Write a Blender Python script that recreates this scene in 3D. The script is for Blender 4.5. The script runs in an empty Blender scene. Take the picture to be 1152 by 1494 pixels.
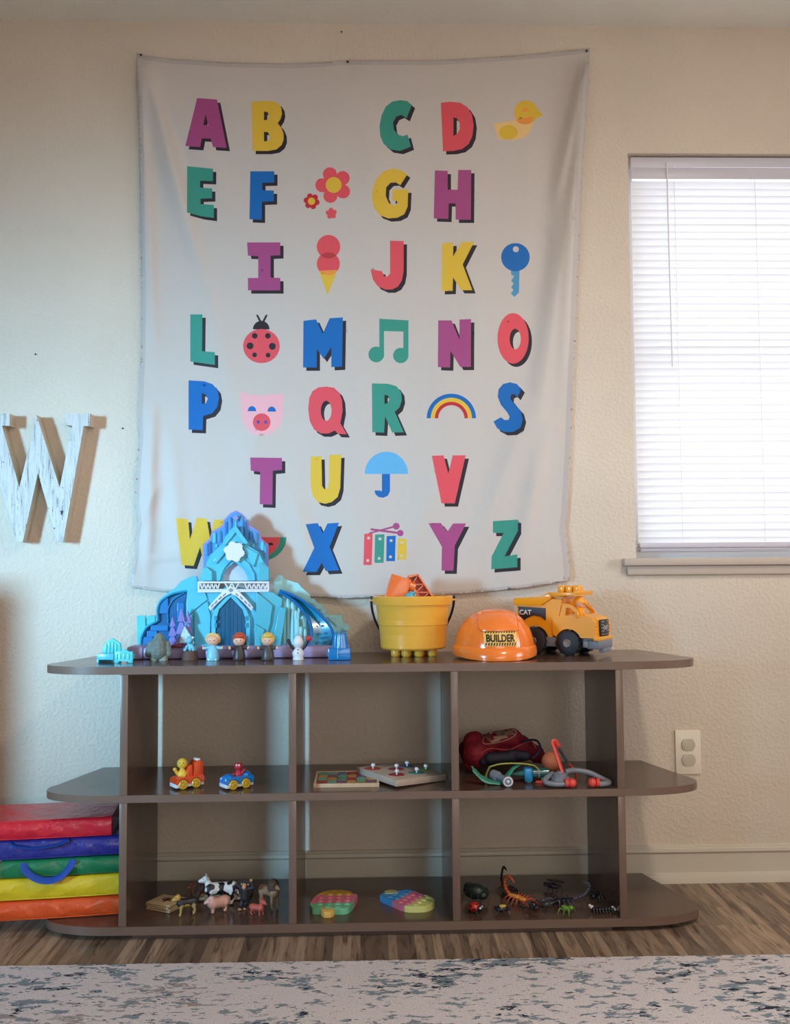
import bpy, bmesh, math, random
import numpy as np
from mathutils import Vector, Matrix, noise
from mathutils.geometry import delaunay_2d_cdt
random.seed(7)
scene = bpy.context.scene
COL = scene.collection
PI = math.pi

# ------------------------------------------------------------------ camera
F_PX = 1439.89
CAM = Vector((0, -2.76427, .86687))
yaw, pitch, roll = .02825, .05815, -.00754
fw = Vector((math.sin(yaw)*math.cos(pitch), math.cos(yaw)*math.cos(pitch), math.sin(pitch)))
r_ = Vector((math.cos(yaw), -math.sin(yaw), 0)); u_ = r_.cross(fw)
rt = math.cos(roll)*r_ + math.sin(roll)*u_
up = -math.sin(roll)*r_ + math.cos(roll)*u_
def ray(u, v): return fw + rt*((u-576)/F_PX) - up*((v-747)/F_PX)
def W(u, v, y):                      # point of the place seen at (u, v) on the vertical plane y
    d = ray(u, v); return CAM + d*((y-CAM.y)/d.y)
def G(u, v, z):                      # point of the place seen at (u, v) on the horizontal plane z
    d = ray(u, v); return CAM + d*((z-CAM.z)/d.z)
cd = bpy.data.cameras.new('camera'); cam = bpy.data.objects.new('camera', cd); COL.objects.link(cam)
cam.matrix_world = Matrix(((rt.x, up.x, -fw.x, CAM.x), (rt.y, up.y, -fw.y, CAM.y), (rt.z, up.z, -fw.z, CAM.z), (0, 0, 0, 1)))
cd.sensor_fit = 'HORIZONTAL'; cd.sensor_width = 36; cd.lens = F_PX/1152*36; cd.clip_start = .05
scene.camera = cam

# ------------------------------------------------------------------ materials
def lin(c):
    c = c/255; return c/12.92 if c <= .04045 else ((c+.055)/1.055)**2.4
def rgb(c): return (lin(c[0]), lin(c[1]), lin(c[2]), 1)
MATS = {}
def mat(name, c, rough=.45, metal=0, coat=0, bump=None, alpha=1, trans=0, sub=0, var=0, vscale=30, spec=.5):
    if name in MATS: return MATS[name]
    m = bpy.data.materials.new(name); m.use_nodes = True; nt = m.node_tree
    b = nt.nodes['Principled BSDF']
    b.inputs['Base Color'].default_value = rgb(c)
    b.inputs['Roughness'].default_value = rough; b.inputs['Metallic'].default_value = metal
    b.inputs['Coat Weight'].default_value = coat; b.inputs['Coat Roughness'].default_value = .08
    b.inputs['Specular IOR Level'].default_value = spec
    b.inputs['Transmission Weight'].default_value = trans
    if alpha < 1: b.inputs['Alpha'].default_value = alpha
    if sub: b.inputs['Subsurface Weight'].default_value = sub; b.inputs['Subsurface Radius'].default_value = (.004, .004, .004)
    tc = nt.nodes.new('ShaderNodeTexCoord')
    if var:
        n = nt.nodes.new('ShaderNodeTexNoise'); n.inputs['Scale'].default_value = vscale; n.inputs['Detail'].default_value = 5
        nt.links.new(tc.outputs['Object'], n.inputs['Vector'])
        mx = nt.nodes.new('ShaderNodeMix'); mx.data_type = 'RGBA'; mx.blend_type = 'MIX'
        mx.inputs[6].default_value = rgb([max(0, k*(1-var)) for k in c]); mx.inputs[7].default_value = rgb([min(255, k*(1+var)) for k in c])
        nt.links.new(n.outputs['Fac'], mx.inputs[0]); nt.links.new(mx.outputs[2], b.inputs['Base Color'])
    if bump:
        n = nt.nodes.new('ShaderNodeTexNoise'); n.inputs['Scale'].default_value = bump[0]; n.inputs['Detail'].default_value = 3
        nt.links.new(tc.outputs['Object'], n.inputs['Vector'])
        bp = nt.nodes.new('ShaderNodeBump'); bp.inputs['Strength'].default_value = bump[1]; bp.inputs['Distance'].default_value = bump[2] if len(bump) > 2 else .002
        nt.links.new(n.outputs['Fac'], bp.inputs['Height']); nt.links.new(bp.outputs['Normal'], b.inputs['Normal'])
    MATS[name] = m; return m
def ramp(nt, fac, stops, interp='LINEAR'):
    r = nt.nodes.new('ShaderNodeValToRGB'); r.color_ramp.interpolation = interp
    while len(r.color_ramp.elements) < len(stops): r.color_ramp.elements.new(.5)
    for e, (p, c) in zip(r.color_ramp.elements, stops): e.position = p; e.color = rgb(c)
    nt.links.new(fac, r.inputs[0]); return r.outputs[0]
def N(nt, typ, **kw):
    n = nt.nodes.new(typ)
    for k, v in kw.items():
        if k in n.inputs: n.inputs[k].default_value = v
        else: setattr(n, k, v)
    return n

# ------------------------------------------------------------------ mesh builder
def in_poly(P, poly):                # even-odd test, P (n,2)
    x, y = P[:, 0], P[:, 1]; r = np.zeros(len(P), bool); n = len(poly)
    for i in range(n):
        x0, y0 = poly[i]; x1, y1 = poly[(i+1) % n]
        if y0 == y1: continue
        c = ((y0 > y) != (y1 > y)) & (x < (x1-x0)*(y-y0)/(y1-y0)+x0)
        r ^= c
    return r
def tri2d(loops, step=None, extra=()):
    """triangulate loops (first outer, rest holes, even-odd)"""
    V = []; E = []
    for lp in loops:
        pts = []
        for i in range(len(lp)):
            a, b = Vector(lp[i]), Vector(lp[(i+1) % len(lp)]); k = max(1, int((b-a).length/step)) if step else 1
            pts += [a.lerp(b, j/k) for j in range(k)]
        o = len(V); V += pts; E += [(o+i, o+(i+1) % len(pts)) for i in range(len(pts))]
    if step:
        xs = [p[0] for p in loops[0]]; ys = [p[1] for p in loops[0]]
        gx = np.arange(min(xs)+step*.5, max(xs), step); gy = np.arange(min(ys)+step*.5, max(ys), step)
        g = np.array([(a, b) for a in gx for b in gy])
        if len(g):
            k = np.zeros(len(g), bool)
            for lp in loops: k ^= in_poly(g, lp)
            V += [Vector(p) for p in g[k]]
    V += [Vector(p) for p in extra]
    r = delaunay_2d_cdt(V, E, [], 0, 1e-6)
    vo, fo = r[0], [f for f in r[2]]
    cen = np.array([[sum(vo[i][0] for i in f)/len(f), sum(vo[i][1] for i in f)/len(f)] for f in fo])
    k = np.zeros(len(fo), bool)
    for lp in loops: k ^= in_poly(cen, lp)
    return vo, [f for f, q in zip(fo, k) if q], cen[k]

class MB:
    def __init__(s, sc=1, xf=None):
        s.bm = bmesh.new(); s.sc = sc; s.xf = xf or Matrix(); s.mi = 0
    def add(s, V, Fs, mi=None, bev=0, seg=2):
        vs = [s.bm.verts.new((s.xf @ Vector(v))*s.sc) for v in V]; out = []
        for f in Fs:
            try: fc = s.bm.faces.new([vs[i] for i in f]); fc.material_index = s.mi if mi is None else mi; out.append(fc)
            except ValueError: pass
        if bev:
            es = {e for f in out for e in f.edges}
            try: bmesh.ops.bevel(s.bm, geom=list(es), offset=bev*s.sc, segments=seg, affect='EDGES', profile=.5, clamp_overlap=True, material=-1)
            except Exception: pass
        return vs
    def box(s, x0, x1, y0, y1, z0, z1, bev=0, mi=None, seg=2):
        V = [(x, y, z) for x in (x0, x1) for y in (y0, y1) for z in (z0, z1)]
        s.add(V, [(0, 1, 3, 2), (4, 6, 7, 5), (0, 4, 5, 1), (2, 3, 7, 6), (0, 2, 6, 4), (1, 5, 7, 3)], mi, bev, seg); return s
    def loft(s, rings, cap=True, mi=None, closed=True):
        n = len(rings[0]); V = [p for r in rings for p in r]; Fs = []
        for i in range(len(rings)-1):
            for j in range(n if closed else n-1):
                k = (j+1) % n; Fs.append((i*n+j, i*n+k, (i+1)*n+k, (i+1)*n+j))
        if cap: Fs += [tuple(range(n))[::-1], tuple(range((len(rings)-1)*n, len(rings)*n))]
        s.add(V, Fs, mi); return s
    def cone(s, a, b, ra, rb, seg=16, mi=None, cap=True):
        a, b = Vector(a), Vector(b); d = (b-a)
        if d.length < 1e-9: return s
        q = d.to_track_quat('Z', 'Y').to_matrix()
        rings = [[c + q @ Vector((r*math.cos(t*2*PI/seg), r*math.sin(t*2*PI/seg), 0)) for t in range(seg)] for c, r in ((a, ra), (b, rb))]
        s.loft(rings, cap, mi); return s
    def ball(s, c, r, scl=(1, 1, 1), seg=16, rg=10, mi=None):
        c = Vector(c); V = [c+Vector((0, 0, r*scl[2]))]
        for i in range(1, rg):
            th = PI*i/rg
            V += [c+Vector((r*scl[0]*math.sin(th)*math.cos(2*PI*j/seg), r*scl[1]*math.sin(th)*math.sin(2*PI*j/seg), r*scl[2]*math.cos(th))) for j in range(seg)]
        V.append(c-Vector((0, 0, r*scl[2]))); Fs = []
        for j in range(seg):
            k = (j+1) % seg; Fs.append((0, 1+j, 1+k)); o = 1+(rg-2)*seg; Fs.append((len(V)-1, o+k, o+j))
            for i in range(rg-2): Fs.append((1+i*seg+j, 1+(i+1)*seg+j, 1+(i+1)*seg+k, 1+i*seg+k))
        s.add(V, Fs, mi); return s
    def caps(s, L, seg=14):          # tapered capsules (a, b, ra, rb)
        for a, b, ra, rb in L:
            s.ball(a, ra, seg=seg); s.ball(b, rb, seg=seg); s.cone(a, b, ra, rb, seg)
        return s
    def lathe(s, prof, c=(0, 0, 0), seg=40, mi=None, cap=True, sx=1, sy=1):
        s.loft([[(c[0]+r*sx*math.cos(2*PI*j/seg), c[1]+r*sy*math.sin(2*PI*j/seg), c[2]+z) for j in range(seg)] for r, z in prof], cap, mi); return s
    def tube(s, path, r, seg=10, mi=None, smooth=0, flat=1):
        P = [Vector(p) for p in path]
        if smooth: P = catmull(P, smooth)
        n = len(P); rr = r if isinstance(r, (list, tuple)) else [r]*n
        if len(rr) != n: rr = [rr[min(len(rr)-1, int(i*(len(rr)-1)/(n-1)+.5))] for i in range(n)]
        rings = []; prev = None
        for i in range(n):
            d = (P[min(i+1, n-1)]-P[max(i-1, 0)]).normalized()
            if prev is None: a = d.orthogonal().normalized() if abs(d.z) > .9 else d.cross(Vector((0, 0, 1))).normalized()
            else:
                a = prev - d*prev.dot(d); a = a.normalized() if a.length > 1e-6 else d.orthogonal().normalized()
            prev = a; b = d.cross(a)
            rings.append([P[i]+(a*math.cos(2*PI*j/seg)+b*flat*math.sin(2*PI*j/seg))*rr[i] for j in range(seg)])
        s.loft(rings, True, mi); return s
    def prism(s, loops, y0, y1, mi=None, side=None, bev=0):      # loops in (x, z), y0 = front
        if loops and not isinstance(loops[0][0], (tuple, list, Vector)): loops = [loops]
        if bev and len(loops) == 1:
            L = loops[0]; n = len(L)
            s.add([(p[0], y0, p[1]) for p in L]+[(p[0], y1, p[1]) for p in L], [tuple(range(n)), tuple(range(n, 2*n))[::-1]]+[(i, i+n, (i+1) % n+n, (i+1) % n) for i in range(n)], mi, bev); return s
        vo, fo, _ = tri2d(loops); n = len(vo)
        Fs = [tuple(f) for f in fo]+[tuple(i+n for i in f)[::-1] for f in fo]
        s.add([(p[0], y0, p[1]) for p in vo]+[(p[0], y1, p[1]) for p in vo], Fs, mi)
        for L in loops:
            m = len(L); s.add([(p[0], y0, p[1]) for p in L]+[(p[0], y1, p[1]) for p in L], [(i, i+m, (i+1) % m+m, (i+1) % m) for i in range(m)], side if side is not None else mi)
        return s
    def build(s, name, mats, parent=None, smooth=True, angle=40, remesh=0, lap=0, label=None, sub=0):
        bmesh.ops.remove_doubles(s.bm, verts=s.bm.verts, dist=1e-7)
        bmesh.ops.recalc_face_normals(s.bm, faces=s.bm.faces)
        me = bpy.data.meshes.new(name); s.bm.to_mesh(me); s.bm.free()
        for m in (mats if isinstance(mats, (list, tuple)) else [mats]): me.materials.append(m)
        o = bpy.data.objects.new(name, me); COL.objects.link(o)
        if parent is not None: o.parent = parent
        if remesh:
            m = o.modifiers.new('r', 'REMESH'); m.mode = 'VOXEL'; m.voxel_size = remesh; m.use_smooth_shade = True
            m = o.modifiers.new('s', 'SMOOTH'); m.iterations = 3; m.factor = .5
        elif smooth:
            me.polygons.foreach_set('use_smooth', [True]*len(me.polygons))
            me.set_sharp_from_angle(angle=math.radians(angle))
        if label: o['label'] = label
        return o
def catmull(P, k):
    out = []; n = len(P)
    for i in range(n-1):
        a, b, c, d = P[max(i-1, 0)], P[i], P[i+1], P[min(i+2, n-1)]
        for j in range(k):
            t = j/k; out.append(.5*((2*b)+(c-a)*t+(2*a-5*b+4*c-d)*t*t+(3*b-a-3*c+d)*t**3))
    return out+[P[-1]]
def tag(o, label=None, cat=None, group=None, kind=None):
    if label: o['label'] = label
    if cat: o['category'] = cat
    if group: o['group'] = group
    if kind: o['kind'] = kind
    return o
def thing(name, label, cat, loc=(0, 0, 0), rz=0, group=None, rot=None):
    o = bpy.data.objects.new(name, None); COL.objects.link(o); o.location = loc; o.empty_display_size = .02
    o.rotation_euler = rot if rot else (0, 0, rz); return tag(o, label, cat, group)
def text_mesh(txt, size, off=0):     # verts/faces of a word in the built-in font
    c = bpy.data.curves.new('word', 'FONT'); c.body = txt; c.size = size; c.offset = off; c.align_x = 'CENTER'; c.align_y = 'CENTER'; c.resolution_u = 4
    o = bpy.data.objects.new('word', c); COL.objects.link(o); dg = bpy.context.evaluated_depsgraph_get(); dg.update()
    me = bpy.data.meshes.new_from_object(o.evaluated_get(dg)); V = [tuple(v.co) for v in me.vertices]; Fs = [tuple(p.vertices) for p in me.polygons]
    bpy.data.objects.remove(o); bpy.data.meshes.remove(me); bpy.data.curves.remove(c); return V, Fs
def arc(cx, cy, rx, ry, a0, a1, n=14):
    return [(cx+rx*math.cos(math.radians(a0+(a1-a0)*i/n)), cy-ry*math.sin(math.radians(a0+(a1-a0)*i/n))) for i in range(n+1)]
def circ(cx, cy, rx, ry=None, n=24): return arc(cx, cy, rx, ry or rx, 0, 360*(n-1)/n, n-1)

# ------------------------------------------------------------------ setting
def wall_material(name, c, scale=75, strength=.55):
    m = bpy.data.materials.new(name); m.use_nodes = True; nt = m.node_tree; b = nt.nodes['Principled BSDF']
    tc = N(nt, 'ShaderNodeTexCoord')
    n1 = N(nt, 'ShaderNodeTexNoise', Scale=scale, Detail=4); n2 = N(nt, 'ShaderNodeTexNoise', Scale=2.2, Detail=3)
    nt.links.new(tc.outputs['Object'], n1.inputs['Vector']); nt.links.new(tc.outputs['Object'], n2.inputs['Vector'])
    col = ramp(nt, n2.outputs['Fac'], [(.3, [k*.965 for k in c]), (.7, [min(255, k*1.02) for k in c])])
    nt.links.new(col, b.inputs['Base Color']); b.inputs['Roughness'].default_value = .62
    h = N(nt, 'ShaderNodeValToRGB'); h.color_ramp.elements[0].position = .42; h.color_ramp.elements[1].position = .68
    nt.links.new(n1.outputs['Fac'], h.inputs[0])
    bp = N(nt, 'ShaderNodeBump', Strength=strength, Distance=.003); nt.links.new(h.outputs[0], bp.inputs['Height'])
    nt.links.new(bp.outputs['Normal'], b.inputs['Normal']); return m
M_wall = wall_material('orange_peel_wall_paint', (212, 196, 178), 100, .34)
M_ceil = wall_material('ceiling_paint', (236, 235, 226), 60, .4)
M_trim = mat('trim_paint', (205, 195, 178), .4)
M_white = mat('white_paint', (235, 235, 232), .4)
XL, XR, YF, H = -3.3, 2.7, -5.0, 2.44
WX0, WX1, WZ0, WZ1 = .757, 1.66, .893, 2.062
w = MB(); w.box(XL-.1, WX0, 0, .13, 0, H); w.box(WX1, XR+.1, 0, .13, 0, H); w.box(WX0, WX1, 0, .13, 0, WZ0); w.box(WX0, WX1, 0, .13, WZ1, H)
tag(w.build('wall_back', M_wall), kind='structure')
LY0, LY1, LZ0, LZ1 = -4.05, -3.05, .55, 2.05        # daylight window in the left wall
w = MB(); w.box(XL-.1, XL, YF, LY0, 0, H); w.box(XL-.1, XL, LY1, 0, 0, H); w.box(XL-.1, XL, LY0, LY1, 0, LZ0); w.box(XL-.1, XL, LY0, LY1, LZ1, H)
tag(w.build('wall_left', M_wall), kind='structure')
RY0, RY1, RZ0, RZ1 = -1.55, -.65, .75, 2.0           # daylight window in the right wall
w = MB(); w.box(XR, XR+.1, YF, RY0, 0, H); w.box(XR, XR+.1, RY1, 0, 0, H); w.box(XR, XR+.1, RY0, RY1, 0, RZ0); w.box(XR, XR+.1, RY0, RY1, RZ1, H)
tag(w.build('wall_right', M_wall), kind='structure')
tag(MB().box(XL-.1, XR+.1, YF-.1, YF, 0, H).build('wall_front', M_wall), kind='structure')
tag(MB().box(XL-.1, XR+.1, YF-.1, .13, H, H+.1).build('ceiling', M_ceil), kind='structure')
# floor: narrow wood-look strips running towards the wall
m = bpy.data.materials.new('strip_wood_floor'); m.use_nodes = True; nt = m.node_tree; b = nt.nodes['Principled BSDF']
tc = N(nt, 'ShaderNodeTexCoord'); mp = N(nt, 'ShaderNodeMapping'); mp.inputs['Rotation'].default_value = (0, 0, PI/2)
nt.links.new(tc.outputs['Object'], mp.inputs['Vector'])
br = N(nt, 'ShaderNodeTexBrick'); br.offset = .37; br.offset_frequency = 3
for k, v in {'Scale': 1, 'Brick Width': .34, 'Row Height': .021, 'Mortar Size': .0004, 'Mortar Smooth': .2, 'Bias': 0}.items(): br.inputs[k].default_value = v
br.inputs['Color1'].default_value = rgb((0, 0, 0)); br.inputs['Color2'].default_value = rgb((255, 255, 255)); br.inputs['Mortar'].default_value = rgb((60, 60, 60))
nt.links.new(mp.outputs[0], br.inputs['Vector'])
mp2 = N(nt, 'ShaderNodeMapping'); mp2.inputs['Scale'].default_value = (30, 3.2, 1); nt.links.new(tc.outputs['Object'], mp2.inputs['Vector'])
gn = N(nt, 'ShaderNodeTexNoise', Scale=1.6, Detail=7, Distortion=1.6); nt.links.new(mp2.outputs[0], gn.inputs['Vector'])
base = ramp(nt, br.outputs['Color'], [(0, (104, 87, 76)), (.3, (132, 112, 97)), (.65, (156, 134, 116)), (1, (182, 158, 137))])
grain = ramp(nt, gn.outputs['Fac'], [(.34, (150, 138, 130)), (.44, (222, 215, 208)), (.58, (255, 253, 250))])
mx = N(nt, 'ShaderNodeMix', data_type='RGBA', blend_type='MULTIPLY'); mx.inputs[0].default_value = .9
nt.links.new(base, mx.inputs[6]); nt.links.new(grain, mx.inputs[7]); nt.links.new(mx.outputs[2], b.inputs['Base Color'])
b.inputs['Roughness'].default_value = .42
bp = N(nt, 'ShaderNodeBump', Strength=.15, Distance=.001); nt.links.new(gn.outputs['Fac'], bp.inputs['Height']); nt.links.new(bp.outputs['Normal'], b.inputs['Normal'])
M_floor = m
tag(MB().box(XL-.1, XR+.1, YF-.1, .13, -.1, 0).build('floor', M_floor), kind='structure')

# baseboard with a moulded top and a quarter round at the floor
def baseboard(name, x0, x1, xf=None):
    w = MB(xf=xf)
    prof = [(-.006, .099), (-.010, .096), (-.010, .094), (-.015, .091), (-.016, .083), (-.013, .079), (-.010, .077), (-.010, .026), (-.014, .025), (-.021, .020), (-.024, .010), (-.025, 0), (0, 0), (0, .099)]
    w.loft([[(x, y, z) for y, z in prof] for x in (x0, x1)]); return tag(w.build(name, M_trim, angle=25), kind='structure')
baseboard('baseboard_back', XL+.02, XR-.02)
baseboard('baseboard_left', -YF*-1+.03, -.03, Matrix.Translation((XL, 0, 0)) @ Matrix.Rotation(PI/2, 4, 'Z'))
baseboard('baseboard_right', .03, -YF-.03, Matrix.Translation((XR, 0, 0)) @ Matrix.Rotation(-PI/2, 4, 'Z'))

# back-wall window: frame and pane behind the blind, sill
M_frame = mat('window_vinyl', (225, 225, 225), .35)
M_glass = bpy.data.materials.new('window_glass'); M_glass.use_nodes = True; nt = M_glass.node_tree
for n in list(nt.nodes): nt.nodes.remove(n)
o_ = N(nt, 'ShaderNodeOutputMaterial'); mixs = N(nt, 'ShaderNodeMixShader'); mixs.inputs[0].default_value = .06
t_ = N(nt, 'ShaderNodeBsdfTransparent'); g_ = N(nt, 'ShaderNodeBsdfGlossy', Roughness=.02)
nt.links.new(t_.outputs[0], mixs.inputs[1]); nt.links.new(g_.outputs[0], mixs.inputs[2]); nt.links.new(mixs.outputs[0], o_.inputs[0])
def window(name, xf, x0, x1, z0, z1, y):
    w = MB(xf=xf); t = .035
    w.box(x0, x0+t, y, y+.04, z0, z1); w.box(x1-t, x1, y, y+.04, z0, z1); w.box(x0+t, x1-t, y, y+.04, z0, z0+t); w.box(x0+t, x1-t, y, y+.04, z1-t, z1)
    zm = (z0+z1)/2; w.box(x0+t, x1-t, y+.005, y+.035, zm-.018, zm+.018)
    fr = w.build(name, M_frame); tag(fr, kind='structure')
    MB(xf=xf).box(x0+t, x1-t, y+.018, y+.022, z0+t, zm-.018).box(x0+t, x1-t, y+.018, y+.022, zm+.018, z1-t).build('pane', M_glass, fr); return fr
window('window_1', Matrix(), WX0, WX1, WZ0, WZ1, .085)
window('window_2', Matrix.Translation((XL, 0, 0)) @ Matrix.Rotation(PI/2, 4, 'Z'), LY0, LY1, LZ0, LZ1, .05)
window('window_3', Matrix.Translation((XR, 0, 0)) @ Matrix.Rotation(-PI/2, 4, 'Z'), -RY1, -RY0, RZ0, RZ1, .05)
w = MB(); w.box(.716, 1.70, -.028, .085, .872, .893, .004); w.box(.728, 1.69, -.014, -.0, .846, .872, .003)
tag(w.build('trim_1', mat('sill_paint', (190, 174, 160), .45, bump=(40, .2)), angle=30), kind='structure')

# ------------------------------------------------------------------ mini blind
m = bpy.data.materials.new('blind_slat'); m.use_nodes = True; nt = m.node_tree
for n in list(nt.nodes): nt.nodes.remove(n)
o_ = N(nt, 'ShaderNodeOutputMaterial'); mixs = N(nt, 'ShaderNodeMixShader'); mixs.inputs[0].default_value = .5
d_ = N(nt, 'ShaderNodeBsdfDiffuse', Color=rgb((235, 234, 236))); t_ = N(nt, 'ShaderNodeBsdfTranslucent', Color=rgb((228, 226, 230)))
nt.links.new(d_.outputs[0], mixs.inputs[1]); nt.links.new(t_.outputs[0], mixs.inputs[2]); nt.links.new(mixs.outputs[0], o_.inputs[0])
M_slat = m
blind = thing('window_blind', 'white horizontal mini blind with closed slats hanging in the bright window', 'blind', (1.2, .03, WZ1-.002))
BX0, BX1 = .770-1.2, 1.652-1.2
M_rail = mat('blind_rail', (200, 194, 204), .35)
MB().box(BX0, BX1, -.013, .013, -.032, -.002, .003).box(BX0, BX1, -.016, -.0135, -.068, -.034, .001).build('head_rail', M_rail, blind)
w = MB(); pitch_s = .02115; th = math.radians(71); z = -.082; i = 0; zb = .938-(WZ1-.002)
while z > zb:
    jit = random.uniform(-.04, .04); sag = random.uniform(-.0015, .0015); rows = []
    for k in range(7):
        s_ = (k/6-.5)*.025; cr = .0012*(1-(2*k/6-1)**2)
        a = th+jit
        rows.append((s_*math.cos(a)+cr*math.sin(a), z-s_*math.sin(a)*1+cr*math.cos(a)))
    w.loft([[(BX0+.003, y, zz) for y, zz in rows], [((BX0+BX1)/2, y, zz+sag) for y, zz in rows], [(BX1-.003, y, zz) for y, zz in rows]], cap=False, closed=False)
    z -= pitch_s; i += 1
w.build('slats', M_slat, blind)
MB().box(BX0+.002, BX1-.002, -.014, .014, zb-.016, zb-.001, .003).box(BX0+.006, BX1-.002, -.013, .013, zb-.0215, zb-.0185, .0005).box(BX0+.004, BX1-.004, -.013, .012, zb-.0255, zb-.0225, .0005).build('bottom_rail', M_rail, blind)
xw = W(978, 400, 0).x-1.2; w = MB()
w.tube([(xw, -.018, -.02), (xw, -.020, -.3), (xw+.002, -.020, -.62)], .002, 6); w.build('tilt_wand', mat('clear_wand', (228, 224, 228), .2), blind)
for xx in (W(989, 400, 0).x-1.2, W(1108, 400, 0).x-1.2, .35):
    MB().tube([(xx, -.0145, -.03), (xx, -.0145, zb)], .0009, 5).tube([(xx, .0145, -.03), (xx, .0145, zb)], .0009, 5).build('ladder_cord', M_white, blind)

# ------------------------------------------------------------------ outlet
out = thing('wall_outlet', 'beige duplex wall outlet with capped sockets right of the shelf', 'outlet', ((.853+.925)/2, 0, .353))
M_plate = mat('outlet_plastic', (232, 220, 202), .35)
MB().box(-.036, .036, -.007, 0, -.061, .061, .003).build('cover_plate', M_plate, out)
for dz in (.021, -.021):
    pts = [(x*.0195, dz+max(-.0155, min(.0155, zz*.0195))) for x, zz in [(math.cos(a), math.sin(a)) for a in [2*PI*i/28 for i in range(28)]]]
    MB().prism(pts, -.0105, -.006, bev=.001).build('socket_cap', mat('outlet_cap', (190, 178, 158), .3), out)
MB().cone((0, -.0085, 0), (0, -.006, 0), .003, .003).build('screw', M_plate, out)

# ------------------------------------------------------------------ shelf unit
m = bpy.data.materials.new('dark_brown_laminate'); m.use_nodes = True; nt = m.node_tree; b = nt.nodes['Principled BSDF']
tc = N(nt, 'ShaderNodeTexCoord'); n1 = N(nt, 'ShaderNodeTexNoise', Scale=14, Detail=6); nt.links.new(tc.outputs['Object'], n1.inputs['Vector'])
col = ramp(nt, n1.outputs['Fac'], [(.3, (80, 60, 51)), (.7, (94, 72, 61))]); nt.links.new(col, b.inputs['Base Color'])
rr = N(nt, 'ShaderNodeMapRange'); rr.inputs['To Min'].default_value = .14; rr.inputs['To Max'].default_value = .26; nt.links.new(n1.outputs['Fac'], rr.inputs['Value']); nt.links.new(rr.outputs[0], b.inputs['Roughness'])
b.inputs['Specular IOR Level'].default_value = .55; M_lam = m
M_edge = mat('brown_edge_band', (116, 93, 81), .3, var=.06, vscale=20)
Z1, Z2, Z3, T = .640, .3367, .0318, .0175
YB, YFR = -.03, -.373
shelf = thing('toy_shelf', 'long dark brown open shelf with rounded ends and six bays', 'shelf', (0, -.2, 0))
def rounded_board(xl, xr, zt, t, name):
    # rear corners cut in, front corners rounded out
    pts = []; cut = .075
    pts += [(xl+cut*.9, YB), ]
    R = .11
    pts += [(xl+.012, YFR+.135), (xl, YFR+.105)]
    for a in range(0, 10):
        t_ = a/9*PI/2; pts.append((xl+R*1.6*(1-math.cos(t_)) if False else xl+.17*(1-math.cos(t_)), YFR+.085-.085*math.sin(t_)))
    R_ = [(xr+xl-p[0], p[1]) for p in pts[::-1]]
    P = pts+R_; n = len(P)
    w = MB(); V = [(x, y+.2, zt-t) for x, y in P]+[(x, y+.2, zt) for x, y in P]
    Fs = [tuple(range(n))[::-1], tuple(range(n, 2*n))]; w.add(V, Fs, 0)
    w.add(V, [(i, (i+1) % n, (i+1) % n+n, i+n) for i in range(n)], 1)
    return w.build(name, [M_lam, M_edge], shelf, angle=25)
rounded_board(-.789, .815, Z1, T+.0015, 'top_board')
rounded_board(-.786, .816, Z2, T, 'middle_board')
rounded_board(-.783, .813, Z3, Z3-.012, 'bottom_board')
MB().box(-.56, .58, -.16, .16, 0, .012).build('plinth', M_lam, shelf)
for px_ in (-.5905, -.1905, .198, .5975):
    for za, zb_ in ((Z2, Z1-T-.0015), (Z3, Z2-T)):
        w = MB(); w.box(px_, px_+.0182, -.172, .17, za, zb_, 0, 0); w.box(px_+.0002, px_+.018, -.1735, -.172, za+.001, zb_-.001, .0004, 1)
        w.build('divider_panel', [M_lam, M_edge], shelf)

# ------------------------------------------------------------------ rug
m = bpy.data.materials.new('distressed_rug'); m.use_nodes = True; nt = m.node_tree; b = nt.nodes['Principled BSDF']
tc = N(nt, 'ShaderNodeTexCoord')
def rn(scale, sx, sy, det, dist=0, w4=0):
    mp = N(nt, 'ShaderNodeMapping'); mp.inputs['Scale'].default_value = (sx, sy, 1); mp.inputs['Location'].default_value = (w4, w4*.7, 0)
    nt.links.new(tc.outputs['Object'], mp.inputs['Vector'])
    n = N(nt, 'ShaderNodeTexNoise', Scale=scale, Detail=det, Distortion=dist, Roughness=.62); nt.links.new(mp.outputs[0], n.inputs['Vector']); return n.outputs['Fac']
big = rn(4.5, 1, 1.5, 3, 0, 3.1); fine = rn(24, 1, 2.2, 3, .4, 1.7); fine2 = rn(32, 1, 2.4, 3, .4, 9.3); yarn = rn(150, 1, 1.6, 2, 0, 4.4)
def comb(a, ka, b_, kb):
    x = N(nt, 'ShaderNodeMath', operation='MULTIPLY'); x.inputs[1].default_value = ka; nt.links.new(a, x.inputs[0])
    y = N(nt, 'ShaderNodeMath', operation='MULTIPLY_ADD'); y.inputs[1].default_value = kb; nt.links.new(b_, y.inputs[0]); nt.links.new(x.outputs[0], y.inputs[2]); return y.outputs[0]
f1 = comb(comb(big, .42, fine, .85), 1, yarn, .12); f2 = comb(comb(big, .45, fine2, .85), 1, yarn, .14)
def mask(f, lo, hi):
    r = N(nt, 'ShaderNodeMapRange'); r.inputs['From Min'].default_value = lo; r.inputs['From Max'].default_value = hi; nt.links.new(f, r.inputs['Value']); return r.outputs[0]
pile = rn(260, 1, 1, 3)
basec = ramp(nt, pile, [(.3, (206, 200, 205)), (.7, (236, 228, 234))])
def lay(prev, fac, c):
    x = N(nt, 'ShaderNodeMix', data_type='RGBA'); nt.links.new(fac, x.inputs[0]); nt.links.new(prev, x.inputs[6]); x.inputs[7].default_value = rgb(c); return x.outputs[2]
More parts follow.
